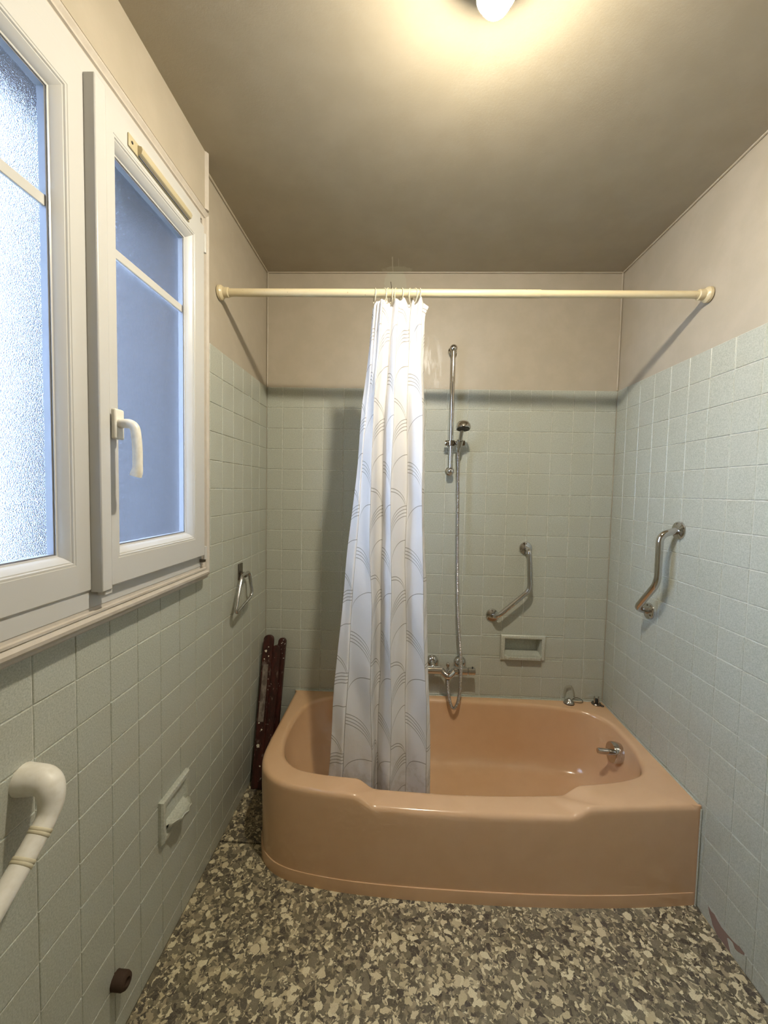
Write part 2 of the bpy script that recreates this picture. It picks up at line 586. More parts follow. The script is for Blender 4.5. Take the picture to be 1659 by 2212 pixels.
def build_shell():
    # floor slab with two vinyl sheets meeting behind the bath corner
    fl = structure('floor', MB().box(-0.3, W + 0.3, YF - 0.2, 0.3, -0.12, -0.006), M['black'])
    MB().box(0.0, W, YF, -0.572, -0.006, 0.0).build('vinyl_sheet', M['vinyl'], fl)
    mb = MB()
    mb.add([(0, -0.563, 0.001), (0.33, -0.569, 0.0), (W, -0.569, 0.0), (W, 0, 0), (0, 0, 0.001),
            (0, -0.563, -0.006), (0.33, -0.569, -0.006), (W, -0.569, -0.006), (W, 0, -0.006), (0, 0, -0.006)],
           [(0, 1, 2, 3, 4), (9, 8, 7, 6, 5), (0, 5, 6, 1), (1, 6, 7, 2), (2, 7, 8, 3), (3, 8, 9, 4), (4, 9, 5, 0)])
    mb.build('vinyl_sheet', M['vinyl'], fl)
    structure('ceiling', MB().box(-0.3, W + 0.3, YF - 0.2, 0.3, ZC, ZC + 0.12), M['ceiling'])

    # far wall
    mb = MB()
    panel(mb, subtract((-0.3, W + 0.3, -0.1, ZC + 0.05), DISH), lambda a, b, c, d: (a, b, 0.0030, 0.15, c, d))
    mb.box(1.2, 1.6, 0.15, 0.17, 0.5, 0.8)
    wb = structure('wall_back', mb, M['paint'])
    mb = MB()
    panel(mb, subtract((0.0, W, 0.0, ZT - 0.0006), DISH), lambda a, b, c, d: (a, b, 0.0026, 0.0040, c, d))
    mb.build('grout', M['grout'], wb)
    us = sorted([0.0] + [W - k * T for k in range(0, 17)])
    fr = lambda u, v: (Vector((u, 0, v)), ROT_B)
    lay_tiles(wb, us, ROWS, fr, [(1.269, 1.501, 0.5835, 0.7175)], hidden=lambda p: p.z < 0.33 and p.x > 0.16)

    # left wall with window opening
    mb = MB()
    hole = (-HOLE[1], -HOLE[0], HOLE[2], HOLE[3])
    panel(mb, subtract((-0.003, -YF, -0.1, ZC + 0.05), hole), lambda a, b, c, d: (-0.26, -0.0030, -a, -b, c, d))
    wl = structure('wall_left', mb, M['paint'])
    mb = MB()
    cas = (0.785, 1.815, 1.18, 3.0)
    panel(mb, subtract((0.0, -YF, 0.0, ZT - 0.0006), cas), lambda a, b, c, d: (-0.0040, -0.0026, -a, -b, c, d))
    mb.build('grout', M['grout'], wl)
    us = sorted([0.0] + [(1.03 + k) * T for k in range(0, 24)] + [-YF])
    fr = lambda u, v: (Vector((0, -u, v)), ROT_L)
    lay_tiles(wl, us, ROWS, fr, [(0.750, 1.850, 1.160, 3.0)], hidden=lambda p: p.y > -0.5 and p.z < 0.12)

    # right wall, broken bottom row
    mb = MB().box(W + 0.0030, W + 0.2, YF, 0.003, -0.1, ZC + 0.05)
    wr = structure('wall_right', mb, M['paint'])
    MB().box(W + 0.0026, W + 0.0040, YF, 0.0, 0.0, ZT - 0.0006).build('grout', M['grout'], wr)
    us = sorted([0.0] + [(0.88 + k) * T for k in range(0, 25)])
    us = [u for u in us if u < -YF] + [-YF]
    fr = lambda u, v: (Vector((W, -u, v)), ROT_R)
    lay_tiles(wr, us, ROWS, fr, [(0.742, 0.935, -0.01, 0.0585)], hidden=lambda p: p.y > -0.66 and p.z < 0.33)
    # brown adhesive behind the missing shards and the shards that are left
    def shard(pts, name, mat, x0, x1):
        mb = MB()
        n = len(pts)
        v = [(x0, y, z) for y, z in pts] + [(x1, y, z) for y, z in pts]
        f = [tuple(range(n)), tuple(range(2 * n - 1, n - 1, -1))] + [(i, (i + 1) % n, n + (i + 1) % n, n + i) for i in range(n)]
        mb.add(v, f).build(name, mat, wr)
    shard([(-0.742, 0.0), (-0.742, 0.057), (-0.925, 0.057), (-0.925, 0.0)], 'adhesive', M['adhesive'], W + 0.0012, W + 0.004)
    shard([(-0.7425, 0.001), (-0.7425, 0.0572), (-0.773, 0.0572), (-0.780, 0.036), (-0.784, 0.032), (-0.789, 0.020), (-0.794, 0.001)], 'tile', M['tile'], W, W + 0.003)
    shard([(-0.864, 0.001), (-0.867, 0.022), (-0.868, 0.040), (-0.884, 0.034), (-0.893, 0.041), (-0.903, 0.044), (-0.914, 0.0572), (-0.934, 0.0572), (-0.934, 0.001)], 'tile', M['tile'], W, W + 0.003)
    shard([(-0.800, 0.0572), (-0.812, 0.0545), (-0.828, 0.0560), (-0.843, 0.0535), (-0.850, 0.049), (-0.868, 0.046), (-0.878, 0.050), (-0.890, 0.049), (-0.908, 0.0572)], 'tile', M['tile'], W, W + 0.003)

    # wall behind the camera
CAM = Vector((0.7149, -2.1678, 1.4690))
cR = Vector((0.99901048, 0.03932127, 0.02078216))
cU = Vector((-0.02280209, 0.05163869, 0.99840548))
cF = Vector((-0.03818541, 0.99789142, -0.0524842))
FPX = 884.62
cam = bpy.data.cameras.new('camera')
cam.sensor_fit = 'VERTICAL'
cam.sensor_height = 24.0
cam.lens = FPX / 2212 * 24.0
cam.clip_start = 0.02
cob = bpy.data.objects.new('camera', cam)
COL.objects.link(cob)
m = Matrix.Identity(4)
for i in range(3):
    m[i][0], m[i][1], m[i][2], m[i][3] = cR[i], cU[i], -cF[i], CAM[i]
cob.matrix_world = m
S.camera = cob

SKY_COLOR, SKY_STRENGTH = (0.51, 0.69, 1.0), 33.0
BULB_COLOR, BULB_STRENGTH = (1.0, 0.91, 0.74), 1680.0
wd = bpy.data.worlds.new('world')
S.world = wd
wd.use_nodes = True
bg = wd.node_tree.nodes['Background'] if 'Background' in wd.node_tree.nodes else wd.node_tree.nodes.new('ShaderNodeBackground')
bg.inputs['Color'].default_value = (*SKY_COLOR, 1)
bg.inputs['Strength'].default_value = SKY_STRENGTH
vs = S.view_settings
vs.view_transform = 'Standard'
vs.look = 'None'
vs.exposure = 0.0
vs.gamma = 1.0
vs.use_curve_mapping = False
S.cycles.max_bounces = 7
S.cycles.use_light_tree = False
S.cycles.adaptive_threshold = 0.05
S.cycles.diffuse_bounces = 4
S.cycles.glossy_bounces = 3
S.cycles.transmission_bounces = 6


# ------------------------------------------------------------------ helpers: naming
def tag(o, label=None, cat=None, group=None, kind=None):
    if label: o['label'] = label
    if cat: o['category'] = cat
    if group: o['group'] = group
    if kind: o['kind'] = kind
    return o


def empty(name, loc, label=None, cat=None, group=None, kind=None):
    o = bpy.data.objects.new(name, None)
    o.empty_display_size = 0.05
    o.location = loc
    COL.objects.link(o)
    return tag(o, label, cat, group, kind)


# ------------------------------------------------------------------ helpers: materials
class X:
    """a node socket with arithmetic"""
    def __init__(s, nt, sock): s.nt, s.s = nt, sock
    def _op(s, op, *others):
        n = s.nt.nodes.new('ShaderNodeMath'); n.operation = op
        s.nt.links.new(s.s, n.inputs[0])
        for i, o in enumerate(others):
            if isinstance(o, X): s.nt.links.new(o.s, n.inputs[i + 1])
            else: n.inputs[i + 1].default_value = o
        return X(s.nt, n.outputs[0])
    def __add__(s, o): return s._op('ADD', o)
    def __sub__(s, o): return s._op('SUBTRACT', o)
    def __mul__(s, o): return s._op('MULTIPLY', o)
    def __truediv__(s, o): return s._op('DIVIDE', o)
    def abs(s): return s._op('ABSOLUTE')
    def frac(s): return s._op('FRACT')
    def floor(s): return s._op('FLOOR')
    def sqrt(s): return s._op('SQRT')
    def lt(s, o): return s._op('LESS_THAN', o)
    def gt(s, o): return s._op('GREATER_THAN', o)
    def max(s, o): return s._op('MAXIMUM', o)
    def min(s, o): return s._op('MINIMUM', o)
    def mod(s, o): return s._op('FLOORED_MODULO', o)
    def clamp(s):
        r = s._op('ADD', 0.0); r.s.node.use_clamp = True; return r
    def smooth(s, a, b, lo=0.0, hi=1.0):
        n = s.nt.nodes.new('ShaderNodeMapRange'); n.interpolation_type = 'SMOOTHSTEP'
        s.nt.links.new(s.s, n.inputs[0])
        n.inputs[1].default_value, n.inputs[2].default_value = a, b
        n.inputs[3].default_value, n.inputs[4].default_value = lo, hi
        return X(s.nt, n.outputs[0])


class Mat:
    def __init__(s, name, color=(0.8, 0.8, 0.8), rough=0.5, metal=0.0, **kw):
        s.m = bpy.data.materials.new(name)
        s.m.use_nodes = True
        s.nt = s.m.node_tree
        s.b = next(n for n in s.nt.nodes if n.type == 'BSDF_PRINCIPLED')
        s.set('Base Color', color); s.set('Roughness', rough); s.set('Metallic', metal)
        for k, v in kw.items(): s.set(k.replace('_', ' '), v)
    def set(s, k, v):
        i = s.b.inputs[k]
        if isinstance(v, X): s.nt.links.new(v.s, i)
        elif isinstance(v, tuple) and len(v) == 3: i.default_value = (*v, 1)
        else: i.default_value = v
    def node(s, t): return s.nt.nodes.new(t)
    def link(s, a, b): s.nt.links.new(a.s if isinstance(a, X) else a, b)
    def pos(s):
        return s.node('ShaderNodeNewGeometry').outputs['Position']
    def obj(s):
        return s.node('ShaderNodeTexCoord').outputs['Object']
    def uv(s):
        return s.node('ShaderNodeTexCoord').outputs['UV']
    def xyz(s, v):
        n = s.node('ShaderNodeSeparateXYZ'); s.link(v, n.inputs[0])
        return [X(s.nt, n.outputs[i]) for i in range(3)]
    def noise(s, v, scale, detail=2.0, rough=0.5, dist=0.0, color=False):
        n = s.node('ShaderNodeTexNoise')
        if v is not None: s.link(v, n.inputs['Vector'])
        n.inputs['Scale'].default_value = scale; n.inputs['Detail'].default_value = detail
        n.inputs['Roughness'].default_value = rough; n.inputs['Distortion'].default_value = dist
        return n.outputs['Color'] if color else X(s.nt, n.outputs[0])
    def scaled(s, v, sc, loc=(0, 0, 0)):
        n = s.node('ShaderNodeMapping'); s.link(v, n.inputs['Vector'])
        n.inputs['Scale'].default_value = sc; n.inputs['Location'].default_value = loc
        return n.outputs[0]
    def ramp(s, fac, stops, const=False):
        n = s.node('ShaderNodeValToRGB'); s.link(fac, n.inputs[0])
        e = n.color_ramp
        if const: e.interpolation = 'CONSTANT'
        while len(e.elements) < len(stops): e.elements.new(0.5)
        for el, (p, c) in zip(e.elements, stops): el.position = p; el.color = (*c, 1)
        return X(s.nt, n.outputs[0])
    def mix(s, fac, a, b):
        n = s.node('ShaderNodeMix'); n.data_type = 'RGBA'
        for v, i in ((fac, 0), (a, 6), (b, 7)):
            if isinstance(v, X): s.link(v, n.inputs[i])
            elif i == 0: n.inputs[i].default_value = v
            else: n.inputs[i].default_value = (*v, 1)
        return X(s.nt, n.outputs[2])
    def bump(s, h, strength=0.3, dist=0.001):
        n = s.node('ShaderNodeBump')
        n.inputs['Strength'].default_value = strength; n.inputs['Distance'].default_value = dist
        s.link(h, n.inputs['Height']); s.link(n.outputs[0], s.b.inputs['Normal'])
        return n


def make_materials():
    M = {}
    # glazed pale green tile
    t = Mat('tile_glaze', rough=0.3)
    p = t.pos()
    n1 = t.noise(p, 260, 3, 0.75)
    oi = t.node('ShaderNodeObjectInfo')
    rnd = X(t.nt, oi.outputs['Random'])
    c = t.ramp(n1, [(0.32, (0.335, 0.348, 0.286)), (0.5, (0.445, 0.458, 0.386)), (0.68, (0.545, 0.558, 0.480))])
    c = t.mix(rnd * 0.20, c, (0.47, 0.475, 0.415))
    t.set('Base Color', c)
    t.set('Roughness', 0.30)
    M['tile'] = t.m
    g = Mat('grout', (0.42, 0.42, 0.36), 0.85)
    n = g.noise(g.pos(), 60, 3)
    g.set('Base Color', g.ramp(n, [(0.3, (0.52, 0.52, 0.45)), (0.7, (0.74, 0.74, 0.66))]))
    M['grout'] = g.m
    M['adhesive'] = Mat('old_adhesive', (0.24, 0.155, 0.115), 0.85).m

    # satin paint on walls, with the filler patch and the rubbed patch of the far wall
    w = Mat('wall_paint', rough=0.45)
    p = w.pos()
    x, y, z = w.xyz(p)
    n = w.noise(p, 9, 4, 0.6)
    nf = w.noise(p, 60, 3, 0.6)
    base = w.mix(n.smooth(0.35, 0.7), (0.435, 0.378, 0.285), (0.47, 0.408, 0.312))
    def blob(cx, cz, rx, rz, amp=0.6):
        d = ((x - cx) / rx) * ((x - cx) / rx) + ((z - cz) / rz) * ((z - cz) / rz)
        return (d + (nf - 0.5) * amp).smooth(1.12, 0.92) * y.gt(-0.05)
    base = w.mix(blob(0.665, 2.53, 0.056, 0.085) * 0.8, base, (0.47, 0.445, 0.34))
    streak = w.noise(w.scaled(p, (34, 34, 9)), 1.0, 4, 0.7)
    rub = blob(0.855, 2.105, 0.075, 0.16, 0.9) * streak.smooth(0.45, 0.62)
    base = w.mix(rub * 0.5, base, (0.30, 0.26, 0.21))
    crack = (((x - 0.648) + (z - 2.5) * 0.12).abs().lt(0.0016)) * z.gt(2.512) * z.lt(2.545) * y.gt(-0.05)
    base = w.mix(crack, base, (0.06, 0.04, 0.02))
    w.set('Base Color', base)
    w.set('Roughness', rub * -0.14 + 0.48)
    w.bump(w.noise(p, 220, 3, 0.6) * 0.6 + n * 0.4, 0.12, 0.002)
    M['paint'] = w.m

    c = Mat('ceiling_paint', rough=0.6)
    p = c.pos()
    x, y, z = c.xyz(p)
    n = c.noise(p, 7, 4, 0.6)
    nf = c.noise(p, 45, 3, 0.6)
    base = c.mix(n.smooth(0.35, 0.7), (0.355, 0.305, 0.220), (0.38, 0.328, 0.240))
    d = ((x - 0.675) / 0.085) * ((x - 0.675) / 0.085) + (y / 0.055) * (y / 0.055)
    patch = (d + (nf - 0.5) * 1.3).smooth(1.15, 0.8)
    base = c.mix(patch * 0.7, base, (0.49, 0.455, 0.35))
    line = (((x - 0.652) + (nf - 0.5) * 0.004).abs().lt(0.0026)) * y.gt(-0.14)
    line2 = ((x - 0.682).abs().lt(0.0016)) * y.gt(-0.125) * y.lt(-0.05)
    base = c.mix(line * 0.75 + line2 * 0.35, base, (0.62, 0.58, 0.48))
    c.set('Base Color', base)
    c.bump(c.noise(p, 160, 4, 0.65), 0.16, 0.002)
    M['ceiling'] = c.m

    # mottled vinyl
    f = Mat('vinyl', rough=0.36)
    p = f.pos()
    def warp(v, sc, amt):
        n = f.node('ShaderNodeVectorMath'); n.operation = 'MULTIPLY_ADD'
        f.link(f.noise(v, sc, 2, 0.5, color=True), n.inputs[0])
        n.inputs[1].default_value = (amt,) * 3
        f.link(v, n.inputs[2]); return n.outputs[0]
    def vor(v, sc, rnd=1.0):
        n = f.node('ShaderNodeTexVoronoi'); f.link(v, n.inputs['Vector'])
        n.inputs['Scale'].default_value = sc; n.inputs['Randomness'].default_value = rnd
        q = f.node('ShaderNodeSeparateColor'); f.link(n.outputs['Color'], q.inputs[0])
        return X(f.nt, q.outputs[0]), X(f.nt, q.outputs[1]), X(f.nt, n.outputs['Distance'])
    pw = warp(warp(p, 34, 0.030), 120, 0.014)
    flat = f.scaled(pw, (1, 1, 0))
    a1, a2, ad = vor(flat, 74)
    b1, b2, bd = vor(f.scaled(pw, (1, 1, 0), (3.1, 1.7, 0)), 165)
    e1, e2, ed = vor(f.scaled(pw, (1, 1, 0), (7.1, 4.7, 0)), 36)
    pal = [(0.0, (0.060, 0.050, 0.040)), (0.14, (0.105, 0.090, 0.060)), (0.34, (0.170, 0.148, 0.095)), (0.52, (0.245, 0.210, 0.135)),
           (0.66, (0.36, 0.30, 0.19)), (0.78, (0.55, 0.47, 0.29)), (0.89, (0.74, 0.66, 0.44))]
    ca = f.ramp(a1, pal, True)
    cb = f.ramp(b1, pal, True)
    ce = f.ramp(e1, [(0.0, (0.10, 0.086, 0.062)), (0.35, (0.19, 0.165, 0.11)), (0.60, (0.66, 0.57, 0.37)), (0.85, (0.76, 0.68, 0.46))], True)
    col = f.mix(a2.gt(0.42), cb, ca)
    col = f.mix((e2.gt(0.74) * ed.lt(0.46)), col, ce)
    grain = f.noise(p, 330, 3, 0.75)
    col = f.mix(grain.smooth(0.38, 0.72) * 0.32, col, (0.25, 0.215, 0.15))
    vein = f.noise(pw, 75, 3, 0.7)
    col = f.mix((vein - 0.5).abs().smooth(0.022, 0.0) * 0.35, col, (0.40, 0.35, 0.25))
    f.set('Base Color', col)
    f.set('Roughness', grain.smooth(0.3, 0.7, 0.36, 0.52))
    f.bump(f.noise(p, 130, 3, 0.6), 0.25, 0.002)
    M['vinyl'] = f.m

    t = Mat('tub_enamel', (0.60, 0.37, 0.20), 0.18)
    t.set('Coat Weight', 0.25); t.set('Coat Roughness', 0.06)
    n = t.noise(t.pos(), 14, 3)
    t.set('Base Color', t.mix(n.smooth(0.35, 0.7) * 0.35, (0.65, 0.41, 0.230), (0.60, 0.375, 0.205)))
    M['enamel'] = t.m
    c = Mat('chrome', (0.58, 0.57, 0.56), 0.09, 1.0)
    c.set('Roughness', c.noise(c.pos(), 40, 3).smooth(0.35, 0.7, 0.04, 0.11))
    M['chrome'] = c.m
    M['dark_chrome'] = Mat('tarnished_chrome', (0.22, 0.19, 0.16), 0.25, 1.0).m
    M['black'] = Mat('black_rubber', (0.015, 0.015, 0.015), 0.5).m
    M['pvc'] = Mat('white_pvc', (0.56, 0.55, 0.52), 0.28).m
    gk = Mat('gasket', (0.16, 0.16, 0.17), 0.6); M['gasket'] = gk.m
    w = Mat('gloss_trim_paint', rough=0.35)
    n = w.noise(w.pos(), 40, 4, 0.6)
    n2 = w.noise(w.pos(), 12, 4, 0.7)
    col = w.mix(n.smooth(0.3, 0.75), (0.52, 0.465, 0.395), (0.57, 0.515, 0.44))
    w.set('Base Color', w.mix(n2.smooth(0.70, 0.74) * 0.5, col, (0.30, 0.24, 0.17)))
    w.bump(n, 0.15, 0.002)
    M['trim'] = w.m
    M['cream'] = Mat('cream_plastic', (0.50, 0.43, 0.27), 0.35).m
    r = Mat('rod_enamel', (0.74, 0.64, 0.42), 0.3)
    n = r.noise(r.pos(), 70, 4, 0.7)
    r.set('Base Color', r.mix(n.smooth(0.66, 0.72), (0.64, 0.54, 0.335), (0.34, 0.23, 0.12)))
    M['rod'] = r.m
    M['ring'] = Mat('ring_plastic', (0.80, 0.73, 0.55), 0.25, Transmission_Weight=0.25).m
    M['ceramic'] = None
    c = Mat('pale_ceramic', (0.50, 0.51, 0.44), 0.3)
    n = c.noise(c.pos(), 150, 3, 0.6)
    c.set('Base Color', c.mix(n.smooth(0.35, 0.7), (0.43, 0.44, 0.37), (0.54, 0.55, 0.47)))
    c.bump(n, 0.2, 0.001)
    M['ceramic'] = c.m
    h = Mat('ivory_plastic', (0.80, 0.77, 0.68), 0.4)
    n = h.noise(h.pos(), 60, 3)
    h.set('Base Color', h.mix(n.smooth(0.35, 0.75), (0.82, 0.79, 0.71), (0.74, 0.70, 0.60)))
    M['ivory'] = h.m
    M['string'] = Mat('aged_tape', (0.60, 0.54, 0.38), 0.7).m
    M['rust'] = Mat('rusty_brown', (0.05, 0.026, 0.014), 0.8).m
    wd_ = Mat('stained_wood', rough=0.45)
    o = wd_.obj()
    n = wd_.noise(wd_.scaled(o, (60, 60, 4)), 1.0, 4, 0.6)
    col = wd_.mix(n.smooth(0.3, 0.7), (0.022, 0.006, 0.004), (0.060, 0.012, 0.008))
    sp = wd_.noise(o, 85, 2, 0.5); sp2 = wd_.noise(o, 13, 3, 0.6)
    col = wd_.mix(sp.smooth(0.66, 0.69) * sp2.smooth(0.50, 0.58), col, (0.62, 0.60, 0.54))
    wear = wd_.noise(wd_.scaled(o, (1, 1, 0.35)), 26, 3, 0.7)
    col = wd_.mix(wear.smooth(0.60, 0.68) * 0.45, col, (0.22, 0.18, 0.15))
    wd_.set('Base Color', col)
    M['wood'] = wd_.m
    wr = Mat('worn_wood', rough=0.6)
    o = wr.obj()
    n = wr.noise(wr.scaled(o, (50, 50, 12)), 1.0, 4, 0.7)
    M_col = wr.mix(n.smooth(0.35, 0.7), (0.10, 0.075, 0.06), (0.27, 0.23, 0.19))
    wr.set('Base Color', M_col); M['worn'] = wr.m
    M['splash'] = Mat('dried_paint', (0.70, 0.66, 0.52), 0.6).m

    # frosted glass
    g = Mat('frosted_glass', (0.97, 0.98, 1.0), 0.3)
    g.set('Transmission Weight', 1.0); g.set('IOR', 1.33)
    n = g.noise(g.pos(), 520, 1, 0.5)
    g.set('Roughness', 0.22)
    g.bump(n, 0.32, 0.002)
    M['glass'] = g.m
    M['clear'] = Mat('clear_plastic', (0.95, 0.96, 0.93), 0.05, Transmission_Weight=1.0, IOR=1.4).m
    M['outside'] = Mat('darkener_skin', (0.024, 0.022, 0.022), 0.8, Specular_IOR_Level=0.0).m  # near-black, for the mass added outside to darken the panes
    M['lining'] = Mat('darkened_lining', (0.045, 0.043, 0.045), 0.8, Specular_IOR_Level=0.0).m  # dark on purpose, so the opening looks dim through the glass
    M['ground'] = Mat('outside_ground', (0.16, 0.165, 0.15), 0.9).m

    # printed shower curtain
    c = Mat('curtain_cloth', (0.80, 0.80, 0.80), 0.75)
    u, v, _ = c.xyz(c.uv())
    t_ = u.frac()
    odd = u.floor().mod(2.0)
    P, H, LW = 0.335, 0.092, 0.0015
    pk_r = ((t_ * -1.0 + 1.0) * (t_ * -1.0 + 1.0) * -1.0 + 1.0).max(0.0).sqrt() * H - H
    pk_l = (t_ * t_ * -1.0 + 1.0).max(0.0).sqrt() * H - H
    def lines(e, offs, ph):
        q = (v - e + ph).mod(P)
        r = None
        for o_ in offs:
            k = (q - o_).abs().lt(LW)
            r = k if r is None else r.max(k)
        return r
    four = [0.03, 0.0435, 0.057, 0.0705]
    even_mask = lines(pk_r, four + [0.27], 0.0).max(lines(pk_l, [0.125, 0.137], 0.0))
    odd_mask = lines(pk_l, four, 0.165).max(lines(pk_r, [0.24], 0.165))
    patt = even_mask * (odd * -1.0 + 1.0) + odd_mask * odd
    vert = (t_ - 0.5).abs().gt(0.488)
    patt = patt.max(vert)
    dirt = c.noise(c.pos(), 22, 4, 0.65)
    zz = c.xyz(c.pos())[2]
    soil = zz.smooth(0.50, 0.28) * dirt.smooth(0.45, 0.7)
    base = c.mix(soil * 0.40, (0.92, 0.91, 0.91), (0.50, 0.44, 0.33))
    base = c.mix(patt * 0.75, base, (0.23, 0.20, 0.16))
    c.set('Base Color', base)
    wr = c.noise(c.scaled(c.pos(), (30, 30, 14)), 1.0, 4, 0.6)
    c.bump(wr, 0.35, 0.006)
    out = next(n for n in c.nt.nodes if n.type == 'OUTPUT_MATERIAL')
    tr = c.node('ShaderNodeBsdfTranslucent'); c.link(base, tr.inputs[0])
    mx = c.node('ShaderNodeMixShader'); mx.inputs[0].default_value = 0.28
    c.link(c.b.outputs[0], mx.inputs[1]); c.link(tr.outputs[0], mx.inputs[2]); c.link(mx.outputs[0], out.inputs[0])
    M['cloth'] = c.m

    b = Mat('lamp_glow', (1, 1, 1), 0.4)
    b.set('Emission Color', BULB_COLOR); b.set('Emission Strength', BULB_STRENGTH)
    M['bulb'] = b.m
    M['white'] = Mat('white_plastic', (0.78, 0.77, 0.74), 0.4).m
    return M


M = make_materials()


# ------------------------------------------------------------------ helpers: geometry
class MB:
    def __init__(s): s.v, s.f = [], []
    def add(s, vs_, fs):
        o = len(s.v)
        s.v += [tuple(a) for a in vs_]; s.f += [tuple(i + o for i in f) for f in fs]
        return s
    def box(s, x0, x1, y0, y1, z0, z1):
        x0, x1 = min(x0, x1), max(x0, x1); y0, y1 = min(y0, y1), max(y0, y1); z0, z1 = min(z0, z1), max(z0, z1)
        return s.add([(x0, y0, z0), (x1, y0, z0), (x1, y1, z0), (x0, y1, z0), (x0, y0, z1), (x1, y0, z1), (x1, y1, z1), (x0, y1, z1)],
                     [(0, 3, 2, 1), (4, 5, 6, 7), (0, 1, 5, 4), (1, 2, 6, 5), (2, 3, 7, 6), (3, 0, 4, 7)])
    def rings(s, rs, close=True, caps=True):
        """loft a list of rings (lists of points of equal length)"""
        n = len(rs[0]); o = len(s.v)
        for r in rs: s.v += [tuple(p) for p in r]
        for k in range(len(rs) - 1):
            for i in range(n if close else n - 1):
                j = (i + 1) % n
                s.f.append((o + k * n + i, o + k * n + j, o + (k + 1) * n + j, o + (k + 1) * n + i))
        if caps and close:
            s.f.append(tuple(o + i for i in reversed(range(n))))
            s.f.append(tuple(o + (len(rs) - 1) * n + i for i in range(n)))
        return s
    def tube(s, path, r, seg=14, caps=True):
        path = [Vector(p) for p in path]
        n = len(path)
        rad = r if callable(r) else (lambda k: r)
        tg = []
        for i in range(n):
            d = path[min(i + 1, n - 1)] - path[max(i - 1, 0)]
            tg.append(d.normalized())
        up = Vector((0, 0, 1)) if abs(tg[0].z) < 0.9 else Vector((1, 0, 0))
        nrm = (up - tg[0] * up.dot(tg[0])).normalized()
        rs = []
        for i in range(n):
            nrm = (nrm - tg[i] * nrm.dot(tg[i])).normalized()
            bi = tg[i].cross(nrm)
            rs.append([path[i] + (nrm * math.cos(2 * math.pi * k / seg) + bi * math.sin(2 * math.pi * k / seg)) * rad(i) for k in range(seg)])
        return s.rings(rs, True, caps)
    def lathe(s, prof, origin, axis, seg=28, caps=True):
        """prof: (radius, distance along axis)"""
        a = Vector(axis).normalized(); o = Vector(origin)
        up = Vector((0, 0, 1)) if abs(a.z) < 0.9 else Vector((1, 0, 0))
        e = (up - a * up.dot(a)).normalized(); b = a.cross(e)
        rs = [[o + a * h + (e * math.cos(2 * math.pi * k / seg) + b * math.sin(2 * math.pi * k / seg)) * max(r, 1e-5) for k in range(seg)] for r, h in prof]
        return s.rings(rs, True, caps)
    def build(s, name, mat, parent=None, smooth=False, bevel=0.0, seg=2, angle=40, kind=None, loc=None):
        me = bpy.data.meshes.new(name)
        v = s.v
        off = Vector((0, 0, 0))
        if parent is not None: off = parent_world(parent)
        elif loc is not None: off = Vector(loc)
        me.from_pydata([tuple(Vector(a) - off) for a in v], [], s.f)
        me.validate(); me.update()
        o = bpy.data.objects.new(name, me)
        COL.objects.link(o)
        me.materials.append(mat)
        if parent is not None: o.parent = parent
        elif loc is not None: o.location = loc
        fix_normals(me)
        if bevel:
            b = o.modifiers.new('bevel', 'BEVEL'); b.width = bevel; b.segments = seg; b.limit_method = 'ANGLE'; b.angle_limit = math.radians(35)
            b.harden_normals = False
        if smooth or bevel:
            for p in me.polygons: p.use_smooth = True
            try: me.set_sharp_from_angle(angle=math.radians(angle if smooth else 50))
            except Exception: pass
        if kind: o['kind'] = kind
        return o


def parent_world(o):
    p = Vector((0, 0, 0))
    while o is not None:
        p += Vector(o.location); o = o.parent
    return p


def fix_normals(me):
    import bmesh
    b = bmesh.new(); b.from_mesh(me)
    bmesh.ops.recalc_face_normals(b, faces=b.faces)
    b.to_mesh(me); b.free()


def fillet(pts, r, n=7):
    pts = [Vector(p) for p in pts]
    out = [pts[0]]
    for i in range(1, len(pts) - 1):
        a, b, c = pts[i - 1], pts[i], pts[i + 1]
        d1, d2 = (a - b), (c - b)
        rr = min(r, d1.length * 0.48, d2.length * 0.48)
        p, q = b + d1.normalized() * rr, b + d2.normalized() * rr
        for k in range(n + 1):
            t = k / n
            out.append((p * (1 - t) ** 2) + (b * 2 * t * (1 - t)) + (q * t * t))
    out.append(pts[-1])
    return out


def catmull(pts, n=10):
    pts = [Vector(p) for p in pts]
    P = [pts[0] * 2 - pts[1]] + pts + [pts[-1] * 2 - pts[-2]]
    out = []
    for i in range(1, len(P) - 2):
        a, b, c, d = P[i - 1], P[i], P[i + 1], P[i + 2]
        for k in range(n):
            t = k / n
            out.append(0.5 * ((b * 2) + (c - a) * t + (a * 2 - b * 5 + c * 4 - d) * t * t + (b * 3 - a - c * 3 + d) * t ** 3))
    out.append(pts[-1])
    return out


def lerp_table(tab, z):
    """tab: [(z, value or list)] sorted by z"""
    if z <= tab[0][0]: return tab[0][1]
    if z >= tab[-1][0]: return tab[-1][1]
    for (a, va), (b, vb) in zip(tab, tab[1:]):
        if a <= z <= b:
            t = (z - a) / (b - a)
            if isinstance(va, (list, tuple)): return [p + (q - p) * t for p, q in zip(va, vb)]
            return va + (vb - va) * t


def in_frame(p, mx=25):
    d = Vector(p) - CAM
    zf = d.dot(cF)
    if zf < 0.02: return False
    px = 829.5 + FPX * d.dot(cR) / zf; py = 1106 - FPX * d.dot(cU) / zf
    return -mx < px < 1659 + mx and -mx < py < 2212 + mx


